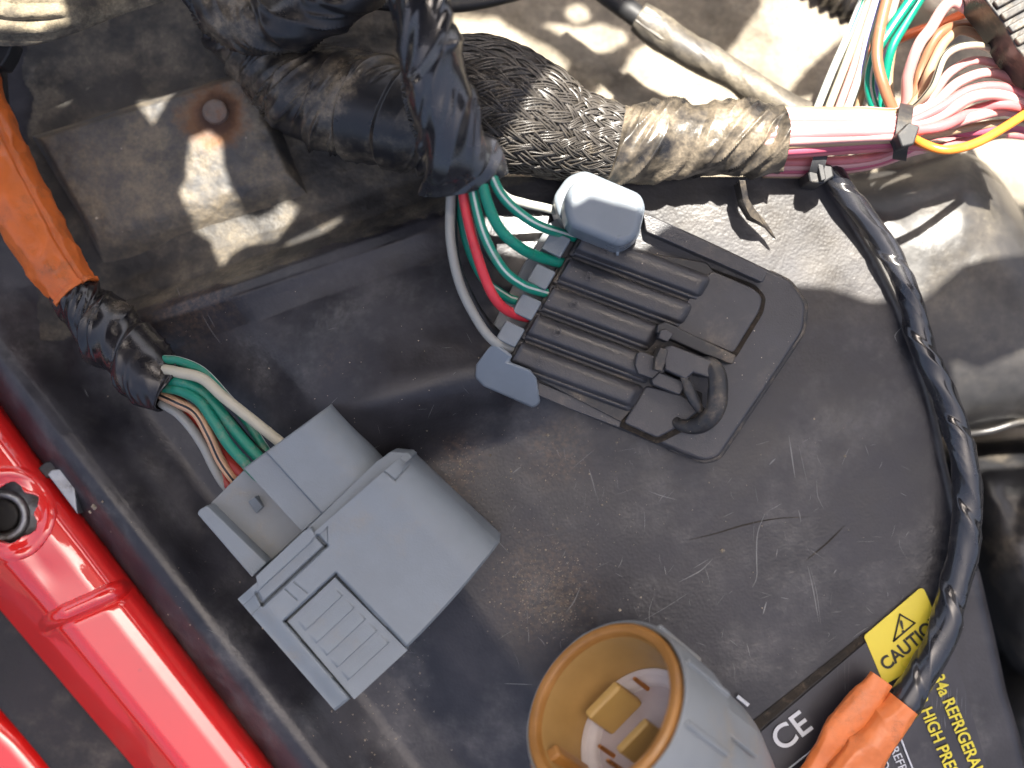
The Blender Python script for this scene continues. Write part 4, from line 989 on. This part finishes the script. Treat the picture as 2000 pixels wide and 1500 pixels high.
res = prism('cream_reservoir', [(1806, -60), (1800, 0), (1818, 26), (1850, 34), (1960, -10), (1980, -60)], -.03, -.012, M['cream'], None, 18, 4)
finish(res, 'cream plastic reservoir corner behind the wire fan', 'reservoir')

# ------------------------------------------------------------------ wear on the cover: scratches, and loose grit
def zc(x, y): return cover_full(np.asarray(x, float), np.asarray(y, float))
K = lambda L: [(1000 + x / 2.857, 850 + y / 2.857) for x, y in L]
scr = [(K([(430, 190), (452, 265), (470, 340)]), 1.6), (K([(1545, 0), (1562, 120), (1580, 240)]), 2.2), (K([(1410, 440), (1372, 540), (1364, 660), (1366, 790), (1340, 850)]), 2.0), (K([(1650, 730), (1680, 860), (1712, 1040)]), 1.8),
       (K([(1665, 740), (1700, 880), (1722, 1050)]), 1.0), (K([(1120, 690), (1060, 750), (1000, 785), (930, 820)]), 1.8), (K([(1100, 690), (1010, 745)]), 1.0), (K([(760, 310), (840, 340), (920, 360)]), 1.4), (K([(380, 850), (345, 930), (300, 990)]), 1.8),
       (K([(770, 1080), (766, 980), (790, 900)]), 1.2), (K([(720, 1040), (860, 960), (1000, 870)]), 1.0), (K([(1420, 930), (1400, 1000)]), 2.6), (K([(1482, 630), (1475, 680)]), 1.6), (K([(1810, 750), (1795, 772)]), 2.2), (K([(850, 730), (860, 780)]), 1.4),
       (K([(50, 175), (0, 215)]), 2.2), (K([(1310, 1160), (1330, 1240)]), 1.2), (K([(460, 80), (330, 190)]), 1.0), (K([(1700, 250), (1706, 340), (1740, 410)]), 1.0), (K([(1470, 130), (1435, 165)]), 2.4), (K([(1500, 905), (1545, 915)]), 1.4),
       ([(955, 1034), (972, 1056), (994, 1080)], 1.6), ([(985, 1335), (1040, 1337)], 1.4), ([(1760, 640), (1748, 655), (1752, 668)], 1.6), ([(345, 560), (352, 580)], 1.0), ([(395, 615), (412, 645), (432, 672)], 1.0), ([(405, 612), (420, 640)], .8), ([(165, 760), (172, 775)], 1.8), ([(1560, 870), (1576, 940)], .8)]
for k in range(110):
    x, y = random.uniform(1000, 1780), random.uniform(840, 1330); a = random.choice((.5, 1.3, 1.5, 2.2, 2.7)) + random.gauss(0, .25); L = random.uniform(6, 40)
    scr.append(([(x, y), (x + L * .5 * math.cos(a) + random.uniform(-2, 2), y + L * .5 * math.sin(a)), (x + L * math.cos(a), y + L * math.sin(a))], random.uniform(.35, .9)))
for k in range(30):
    x, y = random.uniform(380, 950), random.uniform(600, 1350); a = random.uniform(0, 3.1); L = random.uniform(6, 30)
    scr.append(([(x, y), (x + L * math.cos(a), y + L * math.sin(a))], random.uniform(.3, .7)))
def ribbons(name, items, mat, dz):
    V, F = [], []
    for pts, w_ in items:
        p = np.asarray(catmull(pts, max(4, 3 * len(pts)))); d = np.gradient(p, axis=0); d /= np.linalg.norm(d, axis=1)[:, None]; n = np.column_stack([-d[:, 1], d[:, 0]])
        ww = w_ * .5 * np.sin(np.linspace(.25, math.pi - .15, len(p)))[:, None]
        for q in (p + n * ww, p - n * ww):
            z = zc(q[:, 0], q[:, 1]) + dz; V += Pn(q[:, 0], q[:, 1], z).tolist()
        m = len(p); o0 = len(V) - 2 * m
        F += [(o0 + i, o0 + i + 1, o0 + m + i + 1, o0 + m + i) for i in range(m - 1)]
    return mesh_obj(name, V, F, mat, cover, True, None)
M['scratch'] = plastic('scratch_whitened_plastic', (.20, .20, .195), .6, .3)
sc_o = ribbons('scratch_mark', scr, M['scratch'], .00010); sc_o['kind'] = 'stuff'
dk = ribbons('crease', [(K([(990, 585), (1150, 545), (1300, 500), (1480, 465), (1660, 456)]), 2.6), (K([(1640, 700), (1760, 600), (1860, 500)]), 3.0)], M['grime'], .00009); dk['kind'] = 'stuff'
GV, GF = [], []
def grain(x, y, r_):
    z = float(zc(x, y)); c_ = np.array(P(x, y, z + r_ * S * .3)); o0 = len(GV)
    for d in ((1, 0, 0), (-1, 0, 0), (0, 1, 0), (0, -1, 0), (0, 0, 1), (0, 0, -1)):
        GV.append(c_ + np.array(d) * r_ * S * random.uniform(.6, 1.15))
    for f in ((0, 2, 4), (2, 1, 4), (1, 3, 4), (3, 0, 4), (2, 0, 5), (1, 2, 5), (3, 1, 5), (0, 3, 5)): GF.append(tuple(o0 + i for i in f))
for cx, cy, sx_, n in ((1060, 1150, 40, 330), (1085, 1190, 26, 120), (905, 925, 32, 140), (1040, 1020, 90, 180), (890, 960, 60, 120), (1330, 1090, 200, 90), (700, 740, 130, 60), (420, 1120, 120, 60), (1150, 890, 80, 70), (700, 1420, 70, 70), (350, 800, 90, 40), (760, 1300, 60, 60)):
    for i in range(n):
        x, y = random.gauss(cx, sx_), random.gauss(cy, sx_)
        if x < 1800 and y > 560: grain(x, y, min(3.2, .55 + random.expovariate(2.2)))
for x, y, r_ in ((1070, 850, 4), (1650, 891, 4), (1080, 1137, 3.5), (1064, 1186, 4), (1210, 1192, 4.5), (1411, 1075, 5), (1176, 987, 2.5), (683, 708, 2), (184, 990, 9), (200, 980, 4), (176, 1000, 5)): grain(x, y, r_)
grit = mesh_obj('grit', GV, GF, plastic('sandy_grit', (.36, .30, .22), .9, .4), None, False)
finish(grit, 'sandy grit scattered on the black cover', 'grit', kind='stuff')
scene.cycles.max_bounces = 6; scene.cycles.diffuse_bounces = 3; scene.cycles.glossy_bounces = 3
